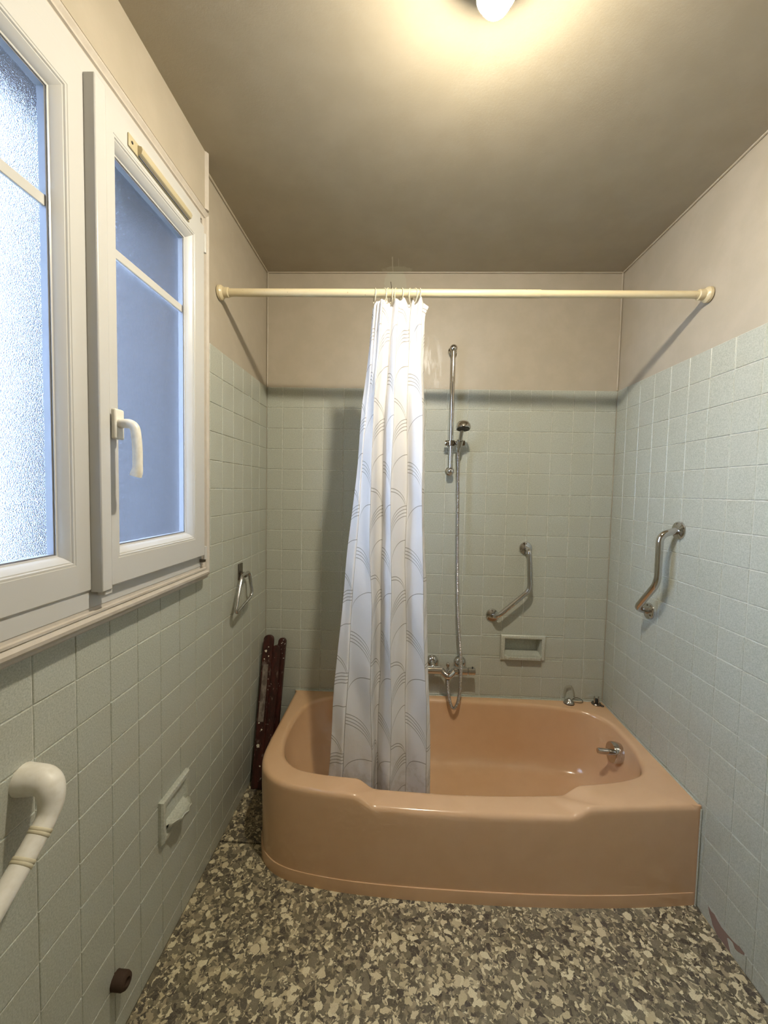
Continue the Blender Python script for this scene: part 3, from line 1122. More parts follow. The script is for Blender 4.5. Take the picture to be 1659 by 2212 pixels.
# ------------------------------------------------------------------ room shell
def subtract(rect, hole):
    """rect minus hole, both (u0, u1, v0, v1)"""
    u0, u1, v0, v1 = rect; a0, a1, b0, b1 = hole
    if a0 >= u1 or a1 <= u0 or b0 >= v1 or b1 <= v0: return [rect]
    out = []
    if v0 < b0: out.append((u0, u1, v0, b0))
    if v1 > b1: out.append((u0, u1, b1, v1))
    lo, hi = max(v0, b0), min(v1, b1)
    if u0 < a0: out.append((u0, a0, lo, hi))
    if u1 > a1: out.append((a1, u1, lo, hi))
    return out


TILE_MESH = {}


def tile_geo(w, h):
    """front face in the local XY plane at z = 0, bevelled rim, 5 mm deep"""
    e, d = 0.0014, 0.005
    x, y = w / 2, h / 2
    v = [(-x + e, -y + e, 0), (x - e, -y + e, 0), (x - e, y - e, 0), (-x + e, y - e, 0),
         (-x, -y, -e), (x, -y, -e), (x, y, -e), (-x, y, -e), (-x, -y, -d), (x, -y, -d), (x, y, -d), (-x, y, -d)]
    f = [(0, 1, 2, 3)]
    for a in (0, 4):
        for i in range(4):
            j = (i + 1) % 4
            f.append((a + 4 + i, a + 4 + j, a + j, a + i))
    return v, f


def lay_tiles(wall, us, vs_, frame, holes, hidden=None):
    """frame(u, v) -> world point and rotation of the tile plane"""
    rest = MB()
    J = 0.0028
    for u0, u1 in zip(us, us[1:]):
        for v0, v1 in zip(vs_, vs_[1:]):
            rects = [(u0, u1, v0, v1)]
            for h in holes:
                rects = [r for q in rects for r in subtract(q, h)]
            for (a, b, c, d) in rects:
                w, hgt = b - a - J, d - c - J
                if w < 0.006 or hgt < 0.006: continue
                cu, cv = (a + b) / 2, (c + d) / 2
                loc, rot = frame(cu, cv)
                vis = any(in_frame(frame(q, r)[0]) for q in (a, b) for r in (c, d))
                if vis and hidden and hidden(loc): vis = False
                if vis:
                    key = (round(w, 4), round(hgt, 4))
                    if key not in TILE_MESH:
                        me = bpy.data.meshes.new('tile')
                        v, f = tile_geo(*key)
                        me.from_pydata(v, [], f); me.update(); me.materials.append(M['tile'])
                        TILE_MESH[key] = me
                    o = bpy.data.objects.new('tile', TILE_MESH[key])
                    o.parent = wall
                    jit = Matrix.Rotation(random.gauss(0, 0.0022), 4, 'X') @ Matrix.Rotation(random.gauss(0, 0.0022), 4, 'Y')
                    off = Matrix.Translation((0, 0, random.uniform(-0.0005, 0.0002)))
                    o.matrix_local = Matrix.Translation(Vector(loc) - parent_world(wall)) @ rot @ off @ jit
                    COL.objects.link(o)
                else:
                    v, f = tile_geo(w, hgt)
                    mm = Matrix.Translation(loc) @ rot
                    rest.add([mm @ Vector(p) for p in v], f)
    if rest.v:
        rest.build('tile_field', M['tile'], wall, kind='stuff')


def axes(xa, ya, za):
    r = Matrix.Identity(4)
    for i in range(3):
        r[i][0], r[i][1], r[i][2] = xa[i], ya[i], za[i]
    return r


ROT_B = axes((1, 0, 0), (0, 0, 1), (0, -1, 0))
ROT_L = axes((0, 1, 0), (0, 0, 1), (1, 0, 0))
ROT_R = axes((0, -1, 0), (0, 0, 1), (-1, 0, 0))
ROT_F = axes((-1, 0, 0), (0, 0, 1), (0, 1, 0))
ROWS = sorted([0.0] + [ZT - r * T for r in range(0, 19)])


def panel(mb, rects, mk):
    for r in rects: mb.box(*mk(*r))


def structure(name, mb, mat, **kw):
    o = mb.build(name, mat, **kw); o['kind'] = 'structure'; return o


# window opening (left wall): y range, z range of the casing, of the hole
CAS = (-1.865, -0.735, 1.150, 2.60)
HOLE = (-1.795, -0.795, 1.195, 2.365)
DISH = (1.275, 1.495, 0.590, 0.712)


def build_shell():
    # floor slab with two vinyl sheets meeting behind the bath corner
    fl = structure('floor', MB().box(-0.3, W + 0.3, YF - 0.2, 0.3, -0.12, -0.006), M['black'])
    MB().box(0.0, W, YF, -0.572, -0.006, 0.0).build('vinyl_sheet', M['vinyl'], fl)
    mb = MB()
    mb.add([(0, -0.563, 0.001), (0.33, -0.569, 0.0), (W, -0.569, 0.0), (W, 0, 0), (0, 0, 0.001),
            (0, -0.563, -0.006), (0.33, -0.569, -0.006), (W, -0.569, -0.006), (W, 0, -0.006), (0, 0, -0.006)],
           [(0, 1, 2, 3, 4), (9, 8, 7, 6, 5), (0, 5, 6, 1), (1, 6, 7, 2), (2, 7, 8, 3), (3, 8, 9, 4), (4, 9, 5, 0)])
    mb.build('vinyl_sheet', M['vinyl'], fl)
    structure('ceiling', MB().box(-0.3, W + 0.3, YF - 0.2, 0.3, ZC, ZC + 0.12), M['ceiling'])

    # far wall
    mb = MB()
    panel(mb, subtract((-0.3, W + 0.3, -0.1, ZC + 0.05), DISH), lambda a, b, c, d: (a, b, 0.0030, 0.15, c, d))
    mb.box(1.2, 1.6, 0.15, 0.17, 0.5, 0.8)
    wb = structure('wall_back', mb, M['paint'])
    mb = MB()
    panel(mb, subtract((0.0, W, 0.0, ZT - 0.0006), DISH), lambda a, b, c, d: (a, b, 0.0026, 0.0040, c, d))
    mb.build('grout', M['grout'], wb)
    us = sorted([0.0] + [W - k * T for k in range(0, 17)])
    fr = lambda u, v: (Vector((u, 0, v)), ROT_B)
    lay_tiles(wb, us, ROWS, fr, [(1.269, 1.501, 0.5835, 0.7175)], hidden=lambda p: p.z < 0.33 and p.x > 0.16)

    # left wall with window opening
    mb = MB()
    hole = (-HOLE[1], -HOLE[0], HOLE[2], HOLE[3])
    panel(mb, subtract((-0.003, -YF, -0.1, ZC + 0.05), hole), lambda a, b, c, d: (-0.26, -0.0030, -a, -b, c, d))
    wl = structure('wall_left', mb, M['paint'])
    mb = MB()
    cas = (0.785, 1.815, 1.18, 3.0)
    panel(mb, subtract((0.0, -YF, 0.0, ZT - 0.0006), cas), lambda a, b, c, d: (-0.0040, -0.0026, -a, -b, c, d))
    mb.build('grout', M['grout'], wl)
    us = sorted([0.0] + [(1.03 + k) * T for k in range(0, 24)] + [-YF])
    fr = lambda u, v: (Vector((0, -u, v)), ROT_L)
    lay_tiles(wl, us, ROWS, fr, [(0.750, 1.850, 1.160, 3.0)], hidden=lambda p: p.y > -0.5 and p.z < 0.12)

    # right wall, broken bottom row
    mb = MB().box(W + 0.0030, W + 0.2, YF, 0.003, -0.1, ZC + 0.05)
    wr = structure('wall_right', mb, M['paint'])
    MB().box(W + 0.0026, W + 0.0040, YF, 0.0, 0.0, ZT - 0.0006).build('grout', M['grout'], wr)
    us = sorted([0.0] + [(0.88 + k) * T for k in range(0, 25)])
    us = [u for u in us if u < -YF] + [-YF]
    fr = lambda u, v: (Vector((W, -u, v)), ROT_R)
    lay_tiles(wr, us, ROWS, fr, [(0.742, 0.935, -0.01, 0.0585)], hidden=lambda p: p.y > -0.66 and p.z < 0.33)
    # brown adhesive behind the missing shards and the shards that are left
    def shard(pts, name, mat, x0, x1):
        mb = MB()
        n = len(pts)
        v = [(x0, y, z) for y, z in pts] + [(x1, y, z) for y, z in pts]
        f = [tuple(range(n)), tuple(range(2 * n - 1, n - 1, -1))] + [(i, (i + 1) % n, n + (i + 1) % n, n + i) for i in range(n)]
        mb.add(v, f).build(name, mat, wr)
    shard([(-0.742, 0.0), (-0.742, 0.057), (-0.925, 0.057), (-0.925, 0.0)], 'adhesive', M['adhesive'], W + 0.0008, W + 0.004)
    shard([(-0.7425, 0.001), (-0.7425, 0.0572), (-0.776, 0.0572), (-0.782, 0.040), (-0.786, 0.033), (-0.794, 0.024), (-0.80, 0.012), (-0.812, 0.004), (-0.818, 0.001)], 'tile', M['tile'], W, W + 0.003)
    shard([(-0.880, 0.001), (-0.862, 0.034), (-0.868, 0.040), (-0.884, 0.043), (-0.893, 0.033), (-0.903, 0.036), (-0.918, 0.045), (-0.934, 0.0572), (-0.934, 0.001)], 'tile', M['tile'], W, W + 0.003)
    shard([(-0.778, 0.0572), (-0.792, 0.051), (-0.806, 0.0555), (-0.818, 0.050), (-0.838, 0.045), (-0.862, 0.047), (-0.890, 0.0515), (-0.905, 0.0572)], 'tile', M['tile'], W, W + 0.003)

    # wall behind the camera with a plain door
    mb = MB().box(-0.3, W + 0.3, YF - 0.2, YF, -0.1, ZC + 0.05)
    structure('wall_front', mb, M['paint'])
    d = MB().box(0.55, 1.32, YF, YF + 0.035, 0.005, 2.04).build('door_1', M['trim'], bevel=0.004)
    d['kind'] = 'structure'
    MB().lathe([(0.022, 0), (0.022, 0.006), (0.009, 0.008), (0.009, 0.04), (0.024, 0.045), (0.024, 0.062), (0.012, 0.068)], (1.25, YF + 0.035, 1.03), (0, 1, 0)).build('door_handle', M['chrome'], d, smooth=True)

    # painted beads along the upper corners
    k = [0]
    def bead(a, b, name):
        o = MB().tube([a, b], 0.0045, 8).build(name, M['paint'], smooth=True); o['kind'] = 'structure'
    bead((0.002, 0.0, ZT), (0.002, 0.0, ZC), 'trim_1')
    bead((W - 0.002, 0.0, ZT), (W - 0.002, 0.0, ZC), 'trim_2')
    bead((0.0, -0.001, ZC - 0.001), (W, -0.001, ZC - 0.001), 'trim_3')
    bead((0.001, 0.0, ZC - 0.001), (0.001, -0.73, ZC - 0.001), 'trim_4')
    bead((W - 0.001, 0.0, ZC - 0.001), (W - 0.001, YF, ZC - 0.001), 'trim_5')


build_shell()


# ------------------------------------------------------------------ window
def picture_frame(mb, y0, y1, z0, z1, prof):
    """mitred frame in the plane x: prof = [(inset, x)], closed profile swept round the rectangle"""
    n = len(prof)
    rs = []
    for cy, cz, sy, sz in ((y0, z0, 1, 1), (y1, z0, -1, 1), (y1, z1, -1, -1), (y0, z1, 1, -1)):
        rs.append([(x, cy + sy * i, cz + sz * i) for i, x in prof])
    o = len(mb.v)
    for r in rs: mb.v += r
    for k in range(4):
        for i in range(n):
            j = (i + 1) % n; k2 = (k + 1) % 4
            mb.f.append((o + k * n + i, o + k * n + j, o + k2 * n + j, o + k2 * n + i))
    return mb


def build_window():
    win = empty('window_1', (0.0, -1.30, 1.195), 'white PVC double window with frosted panes in the left wall', 'window', kind='structure')
    # fixed frame in the opening
    mb = MB()
    picture_frame(mb, HOLE[0], HOLE[1], HOLE[2], HOLE[3], [(0.0, 0.008), (0.0, 0.038), (0.045, 0.038), (0.050, 0.033), (0.050, 0.008)])
    mb.build('frame', M['pvc'], win, bevel=0.002)
    picture_frame(MB(), HOLE[0], HOLE[1], HOLE[2], HOLE[3], [(0.0, -0.04), (0.0, 0.0078), (0.050, 0.0078), (0.050, -0.04)]).build('outer_frame', M['lining'], win)  # outer half of the frame coloured dark so it shows dim through the panes
    # lining added in the opening outside the frame, dark to dim the right pane
    for r in ((HOLE[0], HOLE[0] + 0.012, HOLE[2], HOLE[3]), (HOLE[1] - 0.012, HOLE[1], HOLE[2], HOLE[3]), (HOLE[0] + 0.012, HOLE[1] - 0.012, HOLE[2], HOLE[2] + 0.012), (HOLE[0] + 0.012, HOLE[1] - 0.012, HOLE[3] - 0.012, HOLE[3])):
        MB().box(-0.262, -0.041, *r).build('added_dark_lining', M['lining'], win)
    Z0, Z1 = 1.236, 2.316
    XA, XB = 0.058, 0.043       # room faces of the opening sash and of the second sash
    def sash(y0, y1, xf, name, lab):
        s_ = picture_frame(MB(), y0, y1, Z0, Z1, [(0.0, xf - 0.042), (0.0, xf - 0.003), (0.003, xf), (0.062, xf), (0.0635, xf - 0.0015), (0.0635, xf - 0.042)]).build('sash', M['pvc'], win, smooth=True, angle=25)
        s_['label'] = lab
        # glazing bead: stepped, glossy
        i0 = 0.0635
        picture_frame(MB(), y0, y1, Z0, Z1, [(i0, xf - 0.042), (i0, xf - 0.001), (i0 + 0.004, xf - 0.001), (i0 + 0.006, xf - 0.004), (i0 + 0.008, xf - 0.004), (i0 + 0.017, xf - 0.012), (i0 + 0.021, xf - 0.020), (i0 + 0.024, xf - 0.021), (i0 + 0.024, xf - 0.042)]).build('glazing_bead', M['pvc'], s_, smooth=True, angle=25)
        i1 = i0 + 0.0235
        picture_frame(MB(), y0, y1, Z0, Z1, [(i1, xf - 0.040), (i1, xf - 0.024), (i1 + 0.0035, xf - 0.024), (i1 + 0.0035, xf - 0.040)]).build('gasket', M['gasket'], s_)
        g0, g1 = y0 + 0.083, y1 - 0.083
        MB().box(xf - 0.041, xf - 0.036, g0, g1, Z0 + 0.083, Z1 - 0.083).build('pane', M['glass'], s_)
        MB().box(xf - 0.034, xf - 0.027, y0 + i1, y1 - i1, 2.004, 2.026).build('glazing_bar', M['pvc'], s_, bevel=0.0015)
        return s_
    sa = sash(-1.300, -0.812, XA, 'sash', 'narrow opening sash with handle')
    sb = sash(-1.775, -1.283, XB, 'sash', 'second sash nearest the camera')
    # cover strip along the meeting stiles
    MB().box(XA - 0.018, XA + 0.010, -1.305, -1.272, 1.232, 2.318).build('cover_strip', M['pvc'], win, bevel=0.003)
    MB().box(XA - 0.012, XA + 0.006, -1.292, -1.268, 1.222, 1.234).build('strip_foot', M['pvc'], win, bevel=0.002)
    # lever handle
    h = empty('handle', (0, 0, 0)); h.parent = win
    h.location = Vector((XA, -1.256, 1.605)) - parent_world(win)
    x0 = XA + 0.010
    MB().box(x0 - 0.002, x0 + 0.010, -1.270, -1.240, 1.572, 1.640).build('rosette', M['cream_w'] if 'cream_w' in M else M['ivory'], h, bevel=0.004, seg=3)
    p = fillet([(x0 + 0.006, -1.256, 1.608), (x0 + 0.044, -1.256, 1.608), (x0 + 0.050, -1.256, 1.560), (x0 + 0.050, -1.256, 1.505), (x0 + 0.045, -1.256, 1.490)], 0.024, 8)
    MB().tube(p, lambda i: 0.0105 if i < len(p) - 9 else 0.0105 + 0.0022 * (i - len(p) + 9) / 8, 16).build('lever', M['ivory'], h, smooth=True, angle=60)
    # trickle vent on the top rail of the opening sash
    v = empty('air_vent', (0, 0, 0)); v.parent = win
    v.location = Vector((XA, -1.05, 2.277)) - parent_world(win)
    MB().box(XA, XA + 0.004, -1.190, -0.912, 2.264, 2.294).build('backing_plate', M['cream'], v, bevel=0.0015)
    mb = MB()
    pr = [(0.004, 2.290), (0.014, 2.287), (0.017, 2.279), (0.014, 2.270), (0.004, 2.266)]
    mb.rings([[(XA + a, -1.158, z) for a, z in pr], [(XA + a, -0.920, z) for a, z in pr]])
    mb.build('vent_cover', M['cream'], v, bevel=0.001)
    MB().box(XA + 0.004, XA + 0.0075, -1.156, -0.922, 2.2648, 2.2668).build('vent_slot', M['gasket'], v)
    for yy in (-1.178, -0.916):
        MB().lathe([(0.0035, 0), (0.0035, 0.0008), (0.0001, 0.0008)], (XA + 0.004, yy, 2.279), (1, 0, 0), 12).build('screw_hole', M['black'], v)
    # hinge at the lower corner, keeps of the upper hinge
    MB().lathe([(0.006, 0), (0.006, 0.045)], (XB + 0.012, -0.805, 1.222), (0, 0, 1), 12).build('hinge', M['pvc'], win, bevel=0.001)
    MB().lathe([(0.006, 0), (0.006, 0.060)], (XB + 0.012, -0.805, 2.235), (0, 0, 1), 12).build('hinge', M['pvc'], win, bevel=0.001)
    MB().box(XB - 0.004, XB + 0.010, -0.812, -0.796, 1.212, 1.222).build('hinge_bracket', M['dark_chrome'], win)

    # painted timber casing round the window and up the shutter box
    prof = [(0.0, 0.000), (0.0, 0.026), (0.004, 0.031), (0.010, 0.031), (0.013, 0.036), (0.020, 0.044), (0.028, 0.046), (0.034, 0.042), (0.037, 0.040), (0.039, 0.043), (0.044, 0.043), (0.046, 0.038), (0.055, 0.036), (0.055, 0.000)]
    mb = picture_frame(MB(), CAS[0] + 0.006, CAS[1] + 0.008, 1.1425, 2.412, prof)
    tr = mb.build('trim_6', M['trim'], smooth=True, angle=30); tr['kind'] = 'structure'
    # boxed shutter housing above the window, with a moulding up its end
    hb = MB().box(0.0, 0.036, CAS[0] + 0.006, -0.744, 2.405, ZC).build('shutter_box', M['paint'])
    hb['kind'] = 'structure'
    mb = MB()
    pr = [(-0.744, 0.0), (-0.727, 0.0), (-0.727, 0.026), (-0.730, 0.031), (-0.737, 0.031), (-0.741, 0.040), (-0.750, 0.044), (-0.758, 0.040), (-0.762, 0.036)]
    mb.rings([[(x, y, 2.405) for y, x in pr], [(x, y, ZC) for y, x in pr]])
    mb.build('trim_7', M['trim'], smooth=True, angle=30)['kind'] = 'structure'

    # outside: yard, and a tall dark mass added to dim the view through the panes
    g = MB().box(-9, -0.26, -9, 9, -0.9, -0.8).build('yard_ground', M['ground']); g['kind'] = 'structure'
    nb = empty('pane_darkener', (-1.6, 2.0, -0.8), 'tall dark mass added outside to dim the view through the frosted panes', 'pane_darkener')
    rnd = random.Random(5)
    n, k = 26, 22
    rs = []
    for j in range(k + 1):
        z = -0.8 + 6.0 * j / k
        rs.append([(-1.84 + 1.52 * math.cos(2 * math.pi * i / n) + rnd.uniform(-0.05, 0.05), 1.6 + 0.75 * math.sin(2 * math.pi * i / n) + rnd.uniform(-0.06, 0.06), z + rnd.uniform(-0.05, 0.05)) for i in range(n)])
    MB().rings(rs).build('darkener_body', M['outside'], nb, smooth=True, angle=80)
    MB().lathe([(0.09, 0.0), (0.07, 0.5)], (-1.55, 1.6, -0.79), (0, 0, 1), 10).build('darkener_post', M['rust'], nb)


build_window()


# ------------------------------------------------------------------ bath
RIM = 0.371
C0 = Vector((1.0, -0.37))


def ray_poly(poly, ang):
    d = Vector((math.cos(ang), math.sin(ang)))
    best = None
    n = len(poly)
    for i in range(n):
        a = Vector(poly[i][:2]) - C0; b = Vector(poly[(i + 1) % n][:2]) - C0
        e = b - a
        den = d.x * e.y - d.y * e.x
        if abs(den) < 1e-12: continue
        t = (a.x * e.y - a.y * e.x) / den
        s_ = (a.x * d.y - a.y * d.x) / den
        if t > 0 and -1e-5 <= s_ <= 1 + 1e-5:
            best = t if best is None else min(best, t)
    return best


def closed_catmull(pts, n=8):
    P = [Vector((*p, 0)) for p in pts]
    k = len(P); out = []
    for i in range(k):
        a, b, c, d = P[i - 1], P[i], P[(i + 1) % k], P[(i + 2) % k]
        for j in range(n):
            t = j / n
            q = 0.5 * ((b * 2) + (c - a) * t + (a * 2 - b * 5 + c * 4 - d) * t * t + (b * 3 - a - c * 3 + d) * t ** 3)
            out.append((q.x, q.y))
    return out


def build_bath():
    tub = empty('bathtub', (1.0, -0.37, 0.0), 'apricot enamel bathtub with a bowed apron and dipped front rim', 'bathtub')
    e = 0.0012
    front = [(0.166, -0.44), (0.170, -0.53), (0.186, -0.600), (0.216, -0.652), (0.262, -0.692), (0.322, -0.718), (0.40, -0.735), (0.50, -0.749), (0.62, -0.759), (0.80, -0.766), (1.0, -0.768), (1.2, -0.766), (1.4, -0.759), (1.6, -0.745), (W - e, -0.723)]
    sm = catmull([(*p, 0) for p in front], 6)
    outer = [(0.168, -e)] + [(p.x, p.y) for p in sm] + [(W - e, -e)]
    inner = closed_catmull([(0.62, -0.052), (0.44, -0.056), (0.335, -0.085), (0.272, -0.150), (0.243, -0.270), (0.238, -0.410), (0.252, -0.505), (0.283, -0.570), (0.345, -0.622), (0.44, -0.645), (0.58, -0.656), (0.80, -0.664), (1.05, -0.664), (1.30, -0.650), (1.46, -0.631), (1.58, -0.607), (1.67, -0.573), (1.716, -0.525), (1.742, -0.45), (1.760, -0.33), (1.748, -0.20), (1.69, -0.125), (1.58, -0.085), (1.42, -0.060), (1.15, -0.050), (0.88, -0.050)], 6)
    angs = sorted(set([2 * math.pi * i / 300 - math.pi for i in range(300)] + [math.atan2(p[1] - C0.y, p[0] - C0.x) + k for p in ((0.168, -e), (W - e, -e), (W - e, -0.723)) for k in (-0.012, -0.004, 0, 0.004, 0.012)]))
    Ro = [ray_poly(outer, a) for a in angs]
    Ri = [ray_poly(inner, a) for a in angs]
    def sst(a, b, x):
        t = max(0, min(1, (x - a) / (b - a))); return t * t * (3 - 2 * t)
    def dip(p):
        if p[1] > -0.5: return 0.0
        return 0.036 * sst(0.572, 0.648, p[0]) * (1 - sst(1.345, 1.422, p[0]))
    # how near each angle is to the walled sides (no rounding there)
    def wallside(a, R):
        p = C0 + Vector((math.cos(a), math.sin(a))) * R
        return p.y > -0.01 or p.x > W - 0.01
    rings = []
    def ring(fr, z, dipped=True, inner_=False):
        r = []
        for i, a in enumerate(angs):
            R = fr(i, a)
            d = Vector((math.cos(a), math.sin(a)))
            p = C0 + d * R
            zz = z
            if dipped:
                q = C0 + d * Ro[i]
                zz -= dip((p.x, q.y))
            r.append((p.x, p.y, zz))
        rings.append(r)
    def o_(k):
        return lambda i, a: Ro[i] if (k < 0 and wallside(a, Ro[i])) or (k > 0 and wallside(a, Ro[i])) else Ro[i] + k
    ring(o_(0.0015), 0.0, False)
    ring(o_(0.0015), 0.010, False)
    ring(o_(0.0015), 0.044, False)
    ring(o_(0.0008), 0.0468, False)
    ring(o_(-0.003), 0.0475, False)
    ring(o_(-0.003), 0.056, False)
    ring(o_(-0.0028), 0.075, False)
    ring(o_(-0.002), 0.20, False)
    ring(o_(0.0), RIM - 0.075)
    ring(o_(0.0), RIM - 0.030)
    for k in range(1, 8):
        t = k / 7 * math.pi / 2
        ring(o_(-0.021 * (1 - math.cos(t))), RIM - 0.021 * (1 - math.sin(t)))
    ring(lambda i, a: Ri[i] + min(0.024, (Ro[i] - Ri[i]) * 0.45), RIM)
    for k in range(1, 7):
        t = k / 6 * math.pi / 2
        w = 0.022
        ring(lambda i, a: Ri[i] + min(w, (Ro[i] - Ri[i]) * 0.42) * (1 - math.sin(t)), RIM - 0.022 * (1 - math.cos(t)))
    def depth(k, z, endk=0.0):
        def fr(i, a):
            c = max(0.0, -math.cos(a))
            return Ri[i] - k - endk * c * c
        ring(fr, z, False)
    depth(0.008, 0.285, 0.02); depth(0.022, 0.21, 0.05); depth(0.040, 0.145, 0.09); depth(0.058, 0.105, 0.11)
    depth(0.080, 0.078, 0.13); depth(0.108, 0.064, 0.15); depth(0.150, 0.058, 0.16)
    ring(lambda i, a: Ri[i] * 0.35, 0.055, False)
    mb = MB().rings(rings, True, True)
    o = mb.build('shell', M['enamel'], tub, smooth=True, angle=40)
    # silicone joint at the walls
    MB().tube([(0.17, -0.0048, RIM + 0.001), (W - 0.0048, -0.0048, RIM + 0.001), (W - 0.0048, -0.715, RIM + 0.001)], 0.0035, 8).build('sealant', M['ceramic'], tub, smooth=True)
    MB().tube([(W - 0.0042, -0.727, 0.001), (W - 0.0042, -0.727, RIM - 0.01)], 0.003, 8).build('sealant', M['ceramic'], tub, smooth=True)
    # waste control on the right end
    k = empty('waste_control', (0, 0, 0)); k.parent = tub
    c = Vector((1.742, -0.30, 0.285)); k.location = c - parent_world(tub)
    ax = Vector((-1.0, -0.02, 0.08))
    MB().lathe([(0.042, -0.014), (0.046, 0.002), (0.046, 0.026), (0.043, 0.031), (0.012, 0.033)], c, ax, 36).build('dial', M['chrome'], k, smooth=True, angle=35)
    MB().lathe([(0.013, 0.0), (0.013, 0.055), (0.011, 0.060), (0.0, 0.0605)], c + ax.normalized() * 0.031, ax, 24).build('spindle', M['chrome'], k, smooth=True, angle=35)


build_bath()


# ------------------------------------------------------------------ curtain rod, rings, curtain
ROD_A, ROD_B = Vector((0.0, -0.572, 2.2185)), Vector((W, -0.606, 2.1985))


def rod_at(x):
    t = x / W
    return ROD_A.lerp(ROD_B, t)


def build_rod():
    r = empty('curtain_rod', (0.9, -0.59, 2.19), 'cream telescopic shower curtain rod spanning the room above the bathtub', 'curtain rod')
    a, b = rod_at(0.012), rod_at(1.215)
    MB().tube([a, b], 0.0148, 20).build('outer_tube', M['rod'], r, smooth=True)
    MB().tube([rod_at(1.20), rod_at(W - 0.012)], 0.0132, 20).build('inner_tube', M['rod'], r, smooth=True)
    d = (ROD_B - ROD_A).normalized()
    for q, s_ in ((ROD_A, 1), (ROD_B, -1)):
        MB().lathe([(0.027, 0.001), (0.027, 0.010), (0.022, 0.017), (0.0185, 0.019), (0.0185, 0.038), (0.016, 0.040)], q, d * s_, 28).build('end_cap', M['rod'], r, smooth=True, angle=35)


def build_curtain():
    knots = [0, 0.13, 0.35, 0.47, 0.59, 0.76, 0.96, 1.0]
    prof = [(0.000, 0.035), (0.05, 0.022), (0.105, 0.004), (0.14, 0.004), (0.25, -0.022), (0.33, -0.046), (0.355, -0.047), (0.375, -0.020), (0.40, 0.018), (0.45, 0.034), (0.48, 0.018), (0.53, -0.022), (0.575, -0.046), (0.60, -0.045),
            (0.65, -0.012), (0.72, 0.024), (0.765, 0.032), (0.81, 0.016), (0.88, -0.020), (0.945, -0.047), (0.965, -0.048), (0.985, -0.030), (1.0, -0.008)]
    cp = catmull([(a, b, 0) for a, b in prof], 9)
    keys = [(0.20, [0, 0.15, 0.44, 0.487, 0.615, 0.76, 0.955, 1.0]), (0.45, [0, 0.15, 0.43, 0.486, 0.615, 0.76, 0.96, 1.0]), (1.04, [0, 0.13, 0.364, 0.478, 0.59, 0.76, 0.96, 1.0]),
            (1.58, [0, 0.09, 0.226, 0.397, 0.527, 0.753, 0.97, 1.0]), (2.10, [0, 0.08, 0.20, 0.36, 0.50, 0.72, 0.94, 1.0])]
    xl = [(0.20, 0.438), (0.351, 0.450), (0.60, 0.463), (0.844, 0.479), (1.213, 0.511), (1.573, 0.545), (1.80, 0.562), (1.923, 0.575), (2.10, 0.590), (2.19, 0.597)]
    xr = [(0.20, 0.866), (0.294, 0.863), (0.85, 0.838), (1.22, 0.815), (1.577, 0.804), (1.925, 0.794), (2.10, 0.792), (2.19, 0.798)]
    amp = [(0.20, 0.80), (0.45, 0.85), (1.0, 1.0), (1.6, 0.9), (2.0, 0.62), (2.19, 0.40)]
    ybase = [(0.20, -0.578), (0.45, -0.582), (1.0, -0.588), (2.19, -0.592)]
    colk = [-0.62, 0.0, 1.0, 2.0, 3.0, 4.0, 5.0, 5.30]
    def warp(f, src, dst):
        for i in range(len(src) - 1):
            if f <= src[i + 1] + 1e-9:
                t = (f - src[i]) / (src[i + 1] - src[i])
                return dst[i] + (dst[i + 1] - dst[i]) * t
        return dst[-1]
    nu, nv = len(cp), 170
    zb, ztop = 0.20, 2.186
    ring_x = [0.602, 0.636, 0.655, 0.668, 0.684, 0.703, 0.738, 0.752, 0.770]
    vs_, fs, uv = [], [], []
    rnd = random.Random(3)
    ph = [rnd.uniform(0, 6.28) for _ in range(8)]
    for j in range(nv + 1):
        t = j / nv
        for i, p in enumerate(cp):
            f = min(max(p.x, 0), 1)
            # top hem: points at the rings, sagging between and falling at the free corner
            sag = 0.012 * abs(math.sin(f * math.pi * 7.5 + 0.4)) + (0.020 * max(0, (0.12 - f) / 0.12)) + (0.018 * max(0, (f - 0.93) / 0.07))
            z = zb + (ztop - sag - zb) * t
            kf = lerp_table(keys, z)
            g = warp(f, knots, kf)
            L, R_ = lerp_table(xl, z), lerp_table(xr, z)
            if z > 2.13 and f > 0.96:
                R_ += 0.018 * (z - 2.13) / 0.05 * min(1, (f - 0.96) / 0.03)
            xx = L + (R_ - L) * g
            y = lerp_table(ybase, z) + p.y * lerp_table(amp, z)
            # fine gathers near the rings, soft waviness lower down
            top = max(0.0, (z - 1.85) / 0.34)
            y += 0.010 * top * math.sin(f * 52 + ph[0]) + 0.0025 * math.sin(z * 9 + f * 21 + ph[1]) + 0.002 * math.sin(z * 23 + f * 13 + ph[2])
            xx += 0.0022 * math.sin(z * 11 + f * 17 + ph[3]) * (1 - top)
            if z < 0.40: y = max(y, -0.622)
            vs_.append((xx, y, z)); uv.append((warp(f, knots, colk) + 11.0, z))
    for j in range(nv):
        for i in range(nu - 1):
            a = j * nu + i
            fs.append((a, a + 1, a + nu + 1, a + nu))
    me = bpy.data.meshes.new('shower_curtain')
    loc = Vector((0.68, -0.59, 0.20))
    me.from_pydata([tuple(Vector(v) - loc) for v in vs_], [], fs)
    me.update()
    ul = me.uv_layers.new(name='UVMap')
    for lp in me.loops: ul.data[lp.index].uv = uv[lp.vertex_index]
    for p in me.polygons: p.use_smooth = True
    me.materials.append(M['cloth'])
    o = bpy.data.objects.new('shower_curtain', me)
    o.location = loc
    COL.objects.link(o)
    s_ = o.modifiers.new('thickness', 'SOLIDIFY'); s_.thickness = 0.0008; s_.offset = 0
    tag(o, 'white shower curtain printed with fine grey arcs, bunched inside the bathtub', 'curtain')
    # rings
    proto = None
    tilt = [0.25, 0.55, -0.35, 0.1, -0.25, 0.3, -0.3, 0.5, 0.2]
